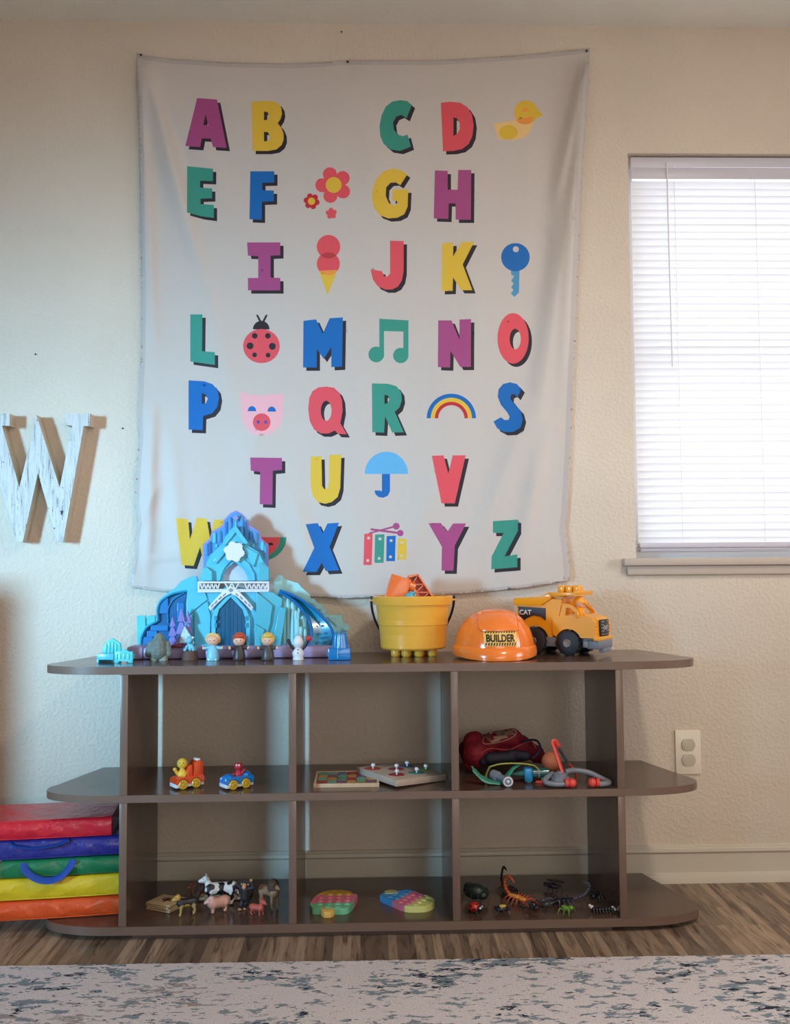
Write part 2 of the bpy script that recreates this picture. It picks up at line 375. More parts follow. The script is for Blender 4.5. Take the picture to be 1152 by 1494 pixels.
c1 = lay(basec, mask(f1, .745, .765), (136, 150, 164)); c2 = lay(c1, mask(f2, .835, .855), (52, 62, 78)); c3 = lay(c2, mask(comb(rn(2.2, 1, 1, 2, 0, 17), .6, rn(26, 1, 2.6, 7, .6, 5), .7), .745, .757), (168, 156, 156))
nt.links.new(c3, b.inputs['Base Color']); b.inputs['Roughness'].default_value = .95; b.inputs['Specular IOR Level'].default_value = .1
bp = N(nt, 'ShaderNodeBump', Strength=.8, Distance=.004); nt.links.new(pile, bp.inputs['Height']); nt.links.new(bp.outputs['Normal'], b.inputs['Normal'])
M_rug = m
a, c = G(0, 1407, .012), G(1152, 1390, .012); sl = math.atan2(c.y-a.y, c.x-a.x)
w = MB(); nx, ny = 420, 90; V = []; Fs = []
for j in range(ny+1):
    for i in range(nx+1):
        x = -1.5+3.2*i/nx; dy = (j/ny)**1.6*2.2
        y = -dy; ed = .0035*noise.noise((x*90, 3, 0))+.002*noise.noise((x*300, 9, 1)) if j == 0 else 0
        h = .011+.0016*noise.noise((x*160, y*160, 0))
        if j == 0: h = .0
        elif j == 1: y = -.0015; h = .009+.003*noise.noise((x*150, 0, 5)); y += .003*noise.noise((x*170, 7, 0))
        V.append((x, y+ed, h))
for j in range(ny):
    for i in range(nx): a_ = j*(nx+1)+i; Fs.append((a_, a_+nx+1, a_+nx+2, a_+1))
w.add(V, Fs); rug = w.build('area_rug', M_rug, angle=180); rug.location = (0, (a.y+c.y)/2-.0, 0); rug.rotation_euler = (0, 0, sl)
tag(rug, 'pale pinkish grey rug with distressed navy and grey flecks on the wood floor', 'rug')
# ------------------------------------------------------------------ printed alphabet cloth
def cpx(lst, o, k=3.2): return [(o[0]+x/k, o[1]+y/k) for x, y in lst]
R1, R2, R3, R4 = (190, 50), (510, 50), (190, 440), (510, 440)
CL = {'cloth': (198, 187, 179), 'hem': (184, 174, 168), 'magenta': (168, 74, 128), 'yellow': (226, 184, 60), 'teal': (58, 146, 128), 'red': (226, 82, 92), 'blue': (14, 104, 178),
      'ink': (42, 36, 42), 'pink': (240, 176, 182), 'crimson': (196, 40, 52), 'sky': (98, 174, 220), 'orange': (240, 150, 70), 'dkred': (186, 62, 66), 'lorange': (236, 196, 130), 'midblue': (76, 146, 188), 'violet': (82, 82, 168)}
CL = {k: (v if k in ('cloth', 'hem', 'ink') else tuple(int(q*.98) for q in v)) for k, v in CL.items()}
CN = list(CL); CM = [mat('print_'+k if k not in ('cloth', 'hem') else k+'_polyester', v, .6, bump=(900, .12, .0004), spec=.3) for k, v in CL.items()]
ART = []                              # (material, loops) painted in order
def letter(c, loops, o, k=3.2):
    L = [cpx(l, o, k) for l in loops]
    ART.append(('ink', [[(x+4.8, y+4.8) for x, y in l] for l in L])); ART.append((c, L))
def art(c, loops, o, k=3.2): ART.append((c, [cpx(l, o, k) for l in loops]))
letter('magenta', [[(312, 298), (405, 305), (450, 531), (386, 527), (376, 488), (334, 486), (326, 527), (257, 522)], [(352, 372), (364, 426), (341, 424)]], R1)
letter('yellow', [[(565, 316), (630, 311), (668, 313), (692, 324), (705, 345), (708, 372), (702, 395), (688, 416), (704, 436), (715, 462), (716, 492), (706, 518), (682, 538), (645, 545), (570, 545)],
                  [(624, 362), (640, 363), (648, 380), (641, 399), (624, 402)], [(624, 456), (642, 457), (653, 478), (643, 499), (624, 500)]], R1)
letter('teal', [[(265, 616), (386, 628), (386, 686), (326, 684), (326, 716), (382, 720), (382, 766), (328, 768), (328, 793), (390, 797), (390, 858), (330, 850), (264, 832)]], R1)
letter('blue', [[(560, 640), (672, 640), (672, 692), (616, 694), (616, 728), (670, 730), (670, 780), (614, 782), (614, 866), (556, 864)]], R1)
letter('magenta', [[(545, 972), (700, 972), (700, 1032), (655, 1034), (655, 1136), (700, 1138), (700, 1196), (549, 1196), (549, 1138), (597, 1138), (597, 1036), (549, 1034)]], R1)
def flower(cx, cy, rp, rd, cp, cc, rc, a0, o=R1):
    for k in range(5 if rc != 17 else 6):
        n = 5 if rc != 17 else 6; a = a0+2*PI*k/n; art(cp, [circ(cx+rd*math.cos(a), cy+rd*math.sin(a), rp, n=16)], o)
    art(cp, [circ(cx, cy, rd*.8)], o)
    if rc: art(cc, [circ(cx, cy, rc)], o)
flower(949, 704, 33, 53, 'red', 'yellow', 37, 1.86); flower(846, 780, 14, 24, 'crimson', 'yellow', 17, .2); flower(938, 837, 11, 16, 'red', 'red', 0, -.4)
art('red', [circ(925, 992, 55)], R1); art('red', [circ(924, 1072, 54)], R1)
art('dkred', [arc(925, 992, 55, 55, -48, -132, 10)+arc(924, 1072, 54, 54, 132, 48, 10)], R1)
art('yellow', [[(880, 1105), (966, 1100), (921, 1217)]], R1); art('orange', [[(880, 1105), (966, 1100), (962, 1112), (944, 1122), (924, 1126), (900, 1121), (884, 1110)]], R1)
letter('teal', [[(290, 330), (268, 312), (235, 308), (200, 314), (168, 338), (148, 380), (139, 430), (142, 475), (158, 512), (190, 538), (235, 545), (285, 525), (270, 468), (250, 476), (225, 470), (206, 446), (202, 412), (216, 386), (240, 376), (265, 392)]], R2)
letter('red', [[(425, 320), (470, 315), (515, 320), (548, 340), (570, 375), (578, 425), (572, 475), (555, 512), (525, 536), (485, 545), (435, 547)], [(484, 388), (500, 393), (513, 415), (513, 445), (500, 466), (484, 475)]], R2)
art('lorange', [[(670, 418), (855, 385), (854, 420), (838, 460), (810, 484), (760, 495), (715, 490), (695, 492), (680, 450)]], R2)
art('yellow', [circ(740, 458, 44, 34)], R2); art('yellow', [circ(822, 365, 56)], R2); art('yellow', [[(868, 340), (903, 380), (866, 394)]], R2)
art('orange', [[(774, 400), (857, 383), (853, 405), (838, 418), (815, 422), (790, 415)]], R2); art('orange', [[(805, 362), (812, 346), (824, 343), (832, 350), (832, 360)]], R2)
letter('yellow', [[(268, 655), (240, 635), (200, 627), (160, 638), (125, 675), (107, 720), (103, 760), (112, 810), (140, 845), (180, 860), (222, 857), (255, 840), (270, 805), (273, 725), (200, 725), (198, 775), (222, 780), (220, 795), (205, 800), (182, 788), (168, 755), (170, 715), (190, 694), (215, 692), (236, 705)]], R2)
letter('magenta', [[(397, 636), (457, 638), (457, 726), (503, 726), (506, 634), (567, 634), (565, 866), (494, 866), (494, 790), (462, 790), (460, 862), (392, 860)]], R2)
letter('red', [[(188, 964), (252, 966), (251, 1110), (243, 1150), (225, 1178), (198, 1192), (165, 1192), (130, 1176), (108, 1145), (97, 1098), (150, 1106), (160, 1130), (175, 1132), (188, 1118)]], R2)
letter('yellow', [[(430, 978), (484, 972), (482, 1038), (522, 970), (580, 970), (527, 1075), (572, 1195), (520, 1195), (482, 1135), (480, 1198), (428, 1200)]], R2)
art('midblue', [[(752, 1100), (792, 1100), (790, 1205), (768, 1227), (751, 1210), (764, 1195), (753, 1180), (765, 1165), (753, 1150), (767, 1130), (753, 1122)]], R2)
art('blue', [circ(773, 1041, 67, 66)], R2); art('cloth', [circ(775, 1004, 14)], R2)
letter('teal', [[(280, 60), (337, 60), (335, 232), (395, 236), (395, 296), (280, 280)]], R3)
for q in ([(603, 97), (586, 62), (596, 62), (612, 92)], [(616, 92), (632, 62), (642, 62), (625, 97)]): art('ink', [q], R3)
art('ink', [arc(611, 130, 39, 40, 0, 180, 14)], R3); art('red', [circ(612, 208, 86, 80)], R3)
for x, y, r in ((581, 160, 13), (642, 160, 13), (559, 207, 16), (663, 209, 16), (580, 249, 11), (643, 250, 11)): art('ink', [circ(x, y, r)], R3)
letter('blue', [[(808, 90), (867, 83), (898, 150), (930, 78), (992, 74), (988, 304), (938, 306), (938, 212), (903, 268), (870, 222), (870, 308), (806, 308)]], R3)
letter('blue', [[(272, 368), (345, 372), (385, 386), (408, 415), (414, 450), (406, 492), (382, 522), (340, 535), (338, 600), (272, 598)], [(334, 428), (350, 433), (362, 455), (352, 475), (334, 478)]], R3)
art('pink', [[(512, 424), (560, 434), (612, 438), (670, 434), (719, 430), (710, 480), (714, 530), (702, 570), (676, 604), (640, 623), (605, 626), (565, 614), (535, 588), (520, 550), (518, 480)]], R3)
art('red', [circ(613, 563, 41)], R3)
for x, y in ((597, 563), (632, 563)): art('violet', [circ(x, y, 8, n=10)], R3)
for x, y in ((568, 512), (660, 514)): art('blue', [arc(x, y, 20, 24, 0, 180, 10)], R3)
letter('red', [[(915, 397), (950, 402), (975, 425), (988, 460), (991, 510), (980, 568), (1010, 620), (970, 618), (955, 602), (925, 616), (890, 616), (858, 598), (838, 560), (830, 505), (835, 450), (850, 418), (880, 400)], circ(914, 510, 25, 47)], R3)
letter('magenta', [[(560, 728), (708, 730), (708, 786), (665, 790), (663, 948), (604, 946), (606, 795), (562, 790)]], R3)
letter('yellow', [[(842, 724), (892, 722), (895, 860), (905, 876), (922, 872), (927, 840), (928, 716), (985, 714), (980, 870), (968, 912), (940, 936), (910, 944), (875, 936), (852, 908), (841, 860)]], R3)
letter('yellow', [[(212, 1010), (270, 1016), (278, 1110), (312, 1008), (357, 1014), (372, 1105), (392, 1018), (440, 1020), (400, 1240), (345, 1240), (326, 1146), (296, 1234), (240, 1230)]], R3)
art('teal', [arc(612, 1100, 117, 110, 180, 360, 26)], R3); art('red', [arc(612, 1100, 86, 90, 180, 360, 26)], R3)
for x, y in ((655, 1138), (570, 1138), (612, 1160)): art('ink', [arc(x, y, 13, 13, 0, 180, 8)], R3)
letter('blue', [[(818, 1040), (875, 1034), (898, 1082), (920, 1036), (974, 1032), (930, 1145), (975, 1255), (912, 1258), (893, 1220), (870, 1262), (804, 1262), (858, 1150)]], R3)
art('teal', [[(138, 80), (274, 88), (274, 252), (250, 252), (250, 140), (160, 138), (160, 250), (138, 250)]], R4)
art('teal', [circ(124, 247, 37)], R4); art('teal', [circ(238, 252, 36)], R4)
letter('magenta', [[(413, 88), (475, 88), (512, 180), (512, 84), (566, 82), (565, 305), (515, 305), (470, 230), (468, 308), (411, 306)]], R4)
letter('red', [circ(762, 172, 73, 118, 36), circ(772, 175, 26, 48)], R4)
letter('teal', [[(103, 382), (180, 384), (220, 396), (240, 425), (243, 460), (232, 495), (210, 515), (252, 610), (198, 612), (165, 535), (160, 612), (105, 610)], [(162, 435), (180, 440), (184, 458), (176, 475), (162, 478)]], R4)
for c, ro, ri in (('blue', 115, 96), ('yellow', 96, 77), ('crimson', 77, 61)): art(c, [arc(474, 545, ro, ro, 0, 180, 30)+arc(474, 545, ri, ri, 180, 0, 30)], R4)
letter('blue', [[(802, 410), (780, 385), (748, 377), (715, 385), (694, 410), (690, 445), (705, 482), (735, 518), (746, 538), (740, 552), (722, 553), (705, 540), (670, 560), (688, 592), (722, 610), (765, 608), (797, 588), (808, 550), (798, 512), (770, 480), (750, 455), (752, 436), (768, 431), (782, 446)]], R4)
art('blue', [[(150, 800), (188, 800), (188, 885), (178, 906), (158, 916), (135, 913), (120, 900), (115, 882), (140, 882), (150, 886)]], R4)
art('sky', [arc(171, 805, 101, 104, 0, 180, 30)], R4)
letter('red', [[(383, 720), (438, 718), (460, 805), (480, 718), (541, 718), (490, 942), (428, 942)]], R4)
for c, q, d in (('red', [(68, 1085), (107, 1080), (103, 1230), (64, 1230)], ((88, 1104), (84, 1209))), ('teal', [(118, 1088), (162, 1086), (158, 1220), (115, 1220)], ((141, 1108), (137, 1199))),
                ('blue', [(172, 1095), (215, 1093), (211, 1212), (170, 1212)], ((193, 1116), (190, 1192))), ('yellow', [(225, 1106), (266, 1108), (264, 1205), (222, 1204)], ((244, 1126), (242, 1186)))):
    art(c, [q], R4)
    for p in d: art('cloth', [circ(p[0], p[1], 7, n=12)], R4)
for q in ([(96, 1058), (98, 1068), (232, 1086), (234, 1076)], [(88, 1086), (92, 1078), (215, 1044), (217, 1053)]): art('magenta', [q], R4)
art('magenta', [circ(217, 1049, 16)], R4); art('magenta', [circ(236, 1081, 15)], R4)
letter('magenta', [[(367, 1035), (424, 1033), (455, 1075), (482, 1036), (543, 1036), (490, 1140), (484, 1256), (428, 1256), (430, 1145)]], R4)
letter('teal', [[(668, 1025), (785, 1018), (785, 1070), (722, 1190), (782, 1180), (782, 1240), (660, 1250), (662, 1190), (718, 1080), (668, 1080)]], R4)

top_e = [(200, 77), (212, 81), (250, 86), (330, 91), (420, 93), (470, 91), (505, 88), (560, 88), (640, 88), (740, 82), (820, 75), (852, 71), (860, 70)]
right_e = [(859, 90), (856, 140), (849, 250), (846, 330), (843, 400), (840, 480), (836, 560), (833, 640), (830, 700), (827, 750), (824, 775), (828, 800), (831, 835), (830, 847)]
bot_e = [(800, 852), (760, 858), (700, 864), (640, 868), (560, 871), (500, 873), (440, 869), (380, 868), (300, 866), (240, 864), (192, 858)]
left_e = [(192, 838), (196, 816), (197, 790), (201, 765), (197, 730), (199, 690), (203, 640), (202, 600), (206, 520), (207, 430), (205, 330), (204, 220), (201, 140)]
edge = top_e+right_e+bot_e+left_e
ART.insert(0, ('hem', [top_e+[(x, y+7) for x, y in top_e[::-1]]]))
ART.insert(0, ('hem', [right_e+[(x-9, y) for x, y in right_e[::-1]]]))
ART.insert(0, ('hem', [left_e+[(x+6, y) for x, y in left_e[::-1]]]))
ART.insert(0, ('hem', [bot_e+[(x, y-5) for x, y in bot_e[::-1]]]))
ART = [(c, [[(x, y) for x, y in l] for l in L]) for c, L in ART]
def seg_d(u, v, a, b):
    ax, ay = a; bx, by = b; dx, dy = bx-ax, by-ay; L = dx*dx+dy*dy
    t = max(0, min(1, ((u-ax)*dx+(v-ay)*dy)/L)); s = ((u-ax)*dy-(v-ay)*dx)/math.sqrt(L); e = math.hypot(u-ax-t*dx, v-ay-t*dy)
    return t, s, e
RID = [((202, 80), (305, 440), 13, .012), ((202, 80), (228, 560), 10, .008), ((202, 80), (360, 330), 16, .005), ((210, 80), (262, 260), 7, .004), ((857, 74), (800, 330), 9, .008), ((857, 74), (772, 700), 16, .011),
       ((857, 74), (812, 620), 9, .010), ((700, 790), (790, 560), 20, .006), ((505, 90), (560, 330), 28, .0022), ((505, 90), (440, 360), 30, .0022), ((430, 740), (470, 868), 14, .005),
       ((640, 700), (560, 868), 22, .005), ((800, 620), (745, 858), 13, .006), ((300, 430), (350, 640), 26, .005), ((222, 600), (214, 860), 9, .007), ((250, 640), (262, 860), 13, .004),
       ((220, 815), (270, 812), 5, .003), ((380, 600), (340, 760), 26, .004), ((690, 330), (660, 700), 40, .003), ((200, 770), (240, 690), 8, .004)]
def disp(u, v):
    d = .004
    for a, b, w_, A in RID:
        t, s, e = seg_d(u, v, a, b); fade = math.sin(PI*min(1, .12+t*.95))**.7 if t < .999 else .0
        g = math.exp(-(e/w_)**2); sk = 1 if s > 0 else .55
        d += 1.9*A*g*max(fade, .15)*(.75+.25*sk)
    h = max(0, (v-520)/350); d += h*(.0035*(1+math.sin(u/19+1.3*math.sin(v/160)))+.0025*(1+math.sin(u/43+2)))
    d += .0022*(1+noise.noise((u/70, v/95, 2)))+.0006*noise.noise((u/9, v/14, 6))
    if v > 780: d += (v-780)/90*.006
    if u > 800: d += .004*max(0, (u-800)/50)*(1+math.sin(v/26))*.5
    if u < 225: d += .003*max(0, (225-u)/25)*(1+math.sin(v/21))*.5
    return d
pinu = [(206, 81), (507, 91), (855, 75)]
def disp2(u, v):
    k = 1
    for p in pinu: k *= 1-math.exp(-((u-p[0])**2+(v-p[1])**2)/300)
    return .0015+disp(u, v)*k
V = []; E = []
def addloop(lp, step):
    pts = []
    for i in range(len(lp)):
        a, b = lp[i], lp[(i+1) % len(lp)]; k = max(1, int(math.hypot(b[0]-a[0], b[1]-a[1])/step)); pts += [(a[0]+(b[0]-a[0])*j/k, a[1]+(b[1]-a[1])*j/k) for j in range(k)]
    o = len(V); V.extend(pts); E.extend([(o+i, o+(i+1) % len(pts)) for i in range(len(pts))])
addloop(edge, 4)
for c, L in ART:
    for l in L: addloop(l, 6)
gp = np.array([(a+(.5 if int(b/4.4) % 2 else 0)*4.4, b) for a in np.arange(190, 862, 4.4) for b in np.arange(68, 875, 4.4)]); V += [tuple(p) for p in gp[in_poly(gp, edge)]]
r = delaunay_2d_cdt([Vector(p) for p in V], E, [], 0, 1e-4)
vo = r[0]; fo = r[2]; va = np.array([(p[0], p[1]) for p in vo]); cen = np.array([va[list(f)].mean(0) for f in fo])
keep = in_poly(cen, edge); mi = np.zeros(len(fo), int)
for c, L in ART:
    k = np.zeros(len(fo), bool)
    for l in L: k ^= in_poly(cen, l)
    mi[k] = CN.index(c)
w = MB(); vs = [w.bm.verts.new(W(p[0], p[1], -disp2(p[0], p[1]))) for p in vo]
for f, k, q in zip(fo, keep, mi):
    if k:
        try: w.bm.faces.new([vs[i] for i in f]).material_index = int(q)
        except ValueError: pass
for v_ in [v for v in w.bm.verts if not v.link_faces]: w.bm.verts.remove(v_)
cloth = w.build('alphabet_wall_hanging', CM, angle=180)
sd = cloth.modifiers.new('t', 'SOLIDIFY'); sd.thickness = .0006; sd.offset = -1 
tag(cloth, 'large white cloth wall hanging printed with a colourful alphabet, pinned above the shelf', 'wall hanging')
M_pin = mat('pin_metal', (60, 52, 40), .3, metal=.8)
for (u, v), l in zip(pinu, ('dark push pin at the top left corner of the alphabet cloth', 'dark push pin at the top middle of the alphabet cloth', 'dark push pin at the top right corner of the alphabet cloth')):
    p = W(u, v, -.004); t = thing('push_pin', l, 'pin', p, group='pins holding up the alphabet cloth')
    MB().ball((0, -.004, 0), .0034, (1, .6, 1)).build('pin_head', M_pin, t); MB().cone((0, -.003, 0), (0, .004, 0), .0008, .0004, 6).build('pin_shaft', M_pin, t)
for (u, v), l in zip([(498, 47), (52, 517), (179, 625)], ('small dark nail in the wall just above the alphabet cloth', 'small dark nail in the wall above the wooden letter', 'small dark nail in the wall right of the wooden letter')):
    p = W(u, v, 0); tag(MB(xf=Matrix.Translation(p)).cone((0, -.003, 0), (0, .004, 0), .0022, .0016, 10).ball((0, -.003, 0), .0022, (1, .4, 1)).build('wall_nail', M_pin), l, 'nail', 'nails left in the wall')

# ------------------------------------------------------------------ wooden letter
m = bpy.data.materials.new('whitewashed_wood'); m.use_nodes = True; nt = m.node_tree; b = nt.nodes['Principled BSDF']
tc = N(nt, 'ShaderNodeTexCoord'); mp = N(nt, 'ShaderNodeMapping'); mp.inputs['Scale'].default_value = (85, 20, 7); nt.links.new(tc.outputs['Object'], mp.inputs['Vector'])
n1 = N(nt, 'ShaderNodeTexNoise', Scale=1.3, Detail=6, Roughness=.65, Distortion=.4); nt.links.new(mp.outputs[0], n1.inputs['Vector'])
n2 = N(nt, 'ShaderNodeTexNoise', Scale=55, Detail=4); nt.links.new(tc.outputs['Object'], n2.inputs['Vector'])
col = ramp(nt, n1.outputs['Fac'], [(.32, (62, 58, 54)), (.37, (170, 167, 162)), (.5, (196, 194, 190)), (.60, (206, 204, 200)), (.635, (96, 90, 84)), (.67, (198, 196, 192))])
sp = ramp(nt, n2.outputs['Fac'], [(.28, (60, 52, 46)), (.31, (255, 255, 255))])
mx = N(nt, 'ShaderNodeMix', data_type='RGBA', blend_type='MULTIPLY'); mx.inputs[0].default_value = 1; nt.links.new(col, mx.inputs[6]); nt.links.new(sp, mx.inputs[7]); nt.links.new(mx.outputs[2], b.inputs['Base Color'])
b.inputs['Roughness'].default_value = .6; M_wood_white = m
Wp = [(-185, 90), (95, 90), (95, 212), (20, 212), (190, 825), (345, 185), (358, 103), (385, 180), (590, 825), (715, 210), (650, 205), (650, 90), (890, 90), (890, 215), (828, 215), (625, 1360), (570, 1360), (375, 680), (225, 1362), (165, 1362), (-160, 215), (-185, 215)]
pts = []
for x, y in Wp: p = W(x/6.79, 590+y/6.79, -.046); pts.append((p.x, p.z))
w = MB(); w.prism([pts], -.046, -.0003, mi=0, side=1)
o = w.build('wooden_letter', [M_wood_white, mat('letter_side', (196, 178, 156), .6, var=.08)], smooth=False)
tag(o, 'whitewashed distressed wooden letter W hanging on the wall left of the cloth', 'wall letter')

# ------------------------------------------------------------------ stack of folding mats
def vinyl(name, c): return mat(name, c, .32, coat=.25, bump=(30, .7, .01))
HX = [('orange', (226, 84, 34), .288, .0, .045, 'orange folded play mat at the bottom of the stack left of the shelf'), ('yellow', (222, 190, 34), .296, 0, .051, 'yellow folded play mat lying on the orange mat'),
      ('green', (22, 116, 74), .286, .0, .041, 'green folded play mat with a blue strap handle, middle of the stack'), ('blue', (42, 44, 130), .42, 0, .046, 'dark blue folded play mat with a tucked blue strap under the red mat'), ('red', (206, 30, 48), .40, .028, .045, 'red folded play mat on top of the mat stack')]
z = Z3+.0005; M_strap = mat('blue_webbing', (8, 66, 158), .55, bump=(400, .3, .0005))
for i, (nm, c, L, inset, hh, lab) in enumerate(HX):
    t = thing('folding_mat', lab, 'play mat', (-.599-inset, -.288-(.012 if i == 4 else 0), z), .135 if i < 4 else .125, 'stack of folding play mats')
    w = MB(); nxx, nyy = 46, 26; D = .20 if i < 4 else .19; rows = []
    def rim(x, k):                     # cross-section ring in (y, z) at x
        P_ = []; rr_ = .007; endk = 1
        for (cy_, cz_, a0) in ((rr_, hh-rr_, 180), (D-rr_, hh-rr_, 90), (D-rr_, rr_, 0), (rr_, rr_, -90)):
            for q in range(5):
                a = math.radians(a0-q*22.5); P_.append((cy_+rr_*math.cos(a), cz_+rr_*math.sin(a)))
        full = []
        for j in range(len(P_)):
            a_, b_ = P_[j], P_[(j+1) % len(P_)]; n_ = max(1, int(math.hypot(b_[0]-a_[0], b_[1]-a_[1])/.006)); full += [(a_[0]+(b_[0]-a_[0])*q/n_, a_[1]+(b_[1]-a_[1])*q/n_) for q in range(n_)]
        out = []
        for y, zz in full:
            edge_ = min(zz, hh-zz)/hh
            bul = .0045*math.sin(PI*zz/hh)*(1 if y < D/2 else 0); wr = .0065*noise.noise((x*24+zz*26+i*9, zz*16, i*5+y*6))*(edge_*2)+.0045*abs(noise.noise((x*42+zz*50, i*3, 4)))*(edge_*2)
            yy = y-(bul+wr if y < rr_*1.2 else 0); z2 = zz+(.0012*noise.noise((x*18, y*18, i)) if .01 < y < D-.01 and zz > hh/2 else 0)
            out.append((x, yy, z2))
        return out
    xs = [-L+L*k/70 for k in range(71)]; w.loft([rim(x, 0) for x in xs])
    w.build('mat_body', vinyl('vinyl_'+nm, c), t, angle=60)
    MB().tube([(-L+.002, .001, .0035), (-L*.5, -.0005, .0028), (-.002, .001, .0035)], .0016, 6, smooth=8).build('welt_seam', vinyl('vinyl_'+nm, c), t)
    if nm == 'green': MB().tube([(-.232, -.004, .036), (-.228, -.012, .022), (-.205, -.018, .004), (-.175, -.020, -.004), (-.148, -.018, .002), (-.128, -.012, .02), (-.118, -.004, .038)], .0085, 8, smooth=6, flat=.2).build('strap_handle', M_strap, t)
    if nm == 'blue': MB().tube([(-.265, -.003, .043), (-.245, -.010, .034), (-.2, -.013, .030), (-.155, -.010, .034), (-.13, -.003, .043)], .0085, 8, smooth=6, flat=.25).build('strap_handle', M_strap, t)
    z += hh+.0022
# ------------------------------------------------------------------ ice palace playset (generic)
def zc(lst, o, k): return [(o[0]+x/k, o[1]+y/k) for x, y in lst]
ZA = ((280, 735), 8.229); ZB = ((180, 840), 6.776); ZC = ((340, 730), 5.978); ZD = ((400, 840), 8.862)
C_cy = mat('plastic_cyan', (84, 188, 214), .32, coat=.3, sub=.05); C_pale = mat('plastic_pale_ice', (150, 208, 212), .3, coat=.3); C_lil = mat('plastic_lilac', (120, 128, 208), .35)
C_deep = mat('plastic_deep_blue', (14, 100, 160), .22, coat=.4); C_teal = mat('plastic_teal', (36, 146, 182), .25, coat=.4); C_rim = mat('plastic_wisteria', (142, 140, 206), .35)
C_base = mat('plastic_heather', (150, 138, 176), .4); C_pw = mat('plastic_off_white', (222, 220, 226), .4); C_tree = mat('plastic_purple_tree', (126, 118, 188), .45); C_navy = mat('detail_navy', (20, 52, 84), .4)
C_pat = mat('panel_frost', (196, 200, 214), .4); C_gap = mat('panel_grey', (128, 134, 150), .4); C_aqua = mat('plastic_aqua', (84, 196, 204), .32, coat=.3)
castle = thing('toy_palace', 'large light blue toy ice palace with arched door, spiral slide and lilac base', 'toy castle', (-.325, -.12, Z1))
CL0 = castle.location.copy()
def slab(mb, pts, yf, th, mi=0, bev=.0012):
    L = pts if isinstance(pts[0][0], (tuple, list)) else [pts]
    Q = [[(W(u, v, yf).x-CL0.x, W(u, v, yf).z-CL0.z) for u, v in l] for l in L]
    mb.prism(Q if len(Q) > 1 else Q[0], yf-CL0.y, yf+th-CL0.y, mi, bev=bev if len(Q) == 1 else 0)
def P3(u, v, y): p = W(u, v, y); return (p.x-CL0.x, p.y-CL0.y, p.z-CL0.z)
def column(mb, u, vb, vt, wpx, y, mi=0, tip=6, lean=0):   # faceted ice column
    s = (y-CAM.y)/F_PX; r = wpx*s/2
    rings = []
    for v, k, l in ((vb, 1, 0), (vt+tip, .92, lean), (vt, .45, lean)):
        c = Vector(P3(u+l, v, y)); rings.append([c+Vector((r*k*math.cos(a), r*k*math.sin(a)*.9, 0)) for a in [PI/6+PI*j/3 for j in range(6)]])
    mb.loft(rings, True, mi)
# base platform
w = MB(); zt = P3(300, 943, -.17)[2]
def gp2(u, v): p = G(u, v, Z1); return p.x-CL0.x
bx0, bx1 = gp2(196, 961), gp2(511, 960)
w.box(bx0+.005, bx1-.012, -.07, .075, .0006, .031, .006); w.box(bx0-.012, bx0+.03, -.075, .0, .0006, .034, .006); w.box(bx1-.09, bx1, -.055, .07, .0006, .029, .006)
w.box(bx0+.19, bx0+.36, -.078, -.06, .004, .024, .003); w.build('base', C_base, castle)
MB().box(P3(252, 940, -.17)[0], P3(268, 940, -.17)[0], -.075, -.05, .030, .037, .002).build('doormat', mat('plastic_maroon', (120, 26, 48), .4), castle)
# crown: lilac outline with ice relief
crown = [(135, 930), (135, 760), (128, 490), (215, 420), (240, 330), (375, 255), (380, 190), (460, 110), (525, 78), (590, 110), (675, 190), (675, 255), (805, 330), (820, 415), (915, 490), (915, 760), (915, 930)]
w = MB(); slab(w, zc(crown, *ZA), -.085, .012); w.build('crown_panel', C_rim, castle, angle=20)
inner = [(150, 900), (150, 500), (228, 440), (255, 345), (388, 275), (398, 200), (470, 128), (525, 100), (580, 128), (655, 200), (662, 275), (790, 345), (805, 430), (898, 500), (898, 900)]
w = MB(); slab(w, zc(inner, *ZA), -.088, .004, 0, .0005)
for x, yb, yt, wd, mi in ((415, 400, 215, 34, 1), (455, 380, 160, 40, 0), (595, 380, 160, 44, 0), (635, 420, 215, 34, 1), (270, 470, 345, 38, 2), (330, 460, 320, 44, 0), (700, 430, 330, 40, 1), (760, 470, 350, 44, 0), (175, 620, 480, 36, 0), (215, 600, 450, 34, 1), (845, 560, 455, 36, 2), (880, 640, 490, 30, 0), (295, 520, 480, 30, 2), (735, 520, 475, 30, 2), (525, 300, 150, 20, 2)):
    (u, v0), (_, v1) = zc([(x, yb), (x, yt)], *ZA); column(w, u, v0, v1, wd/8.2*1.1, -.090, mi, 3)
w.build('crown_relief', [mat('plastic_sky', (70, 150, 208), .3, coat=.3), mat('plastic_mid_blue', (48, 110, 184), .3), C_aqua], castle, angle=20)
def star(cx, cy, r, k=.62, n=6, rot=0): return [(cx+(r if i % 2 == 0 else r*k)*math.cos(rot+i*PI/n), cy+(r if i % 2 == 0 else r*k)*math.sin(rot+i*PI/n)) for i in range(2*n)]
# gable with arch
gable = [(85, 925), (112, 850), (120, 800), (165, 760), (172, 705), (235, 600), (365, 475), (395, 400), (470, 300), (525, 262), (565, 330), (672, 465), (670, 500), (800, 585), (850, 690), (918, 770), (925, 925)]
arch = [(372, 925), (372, 870), (405, 790), (510, 697), (620, 790), (662, 870), (668, 925)]
w = MB(); slab(w, [zc(gable+[], *ZA), zc([(372, 924)]+arch[1:-1]+[(668, 924)], *ZA)], -.115, .024)
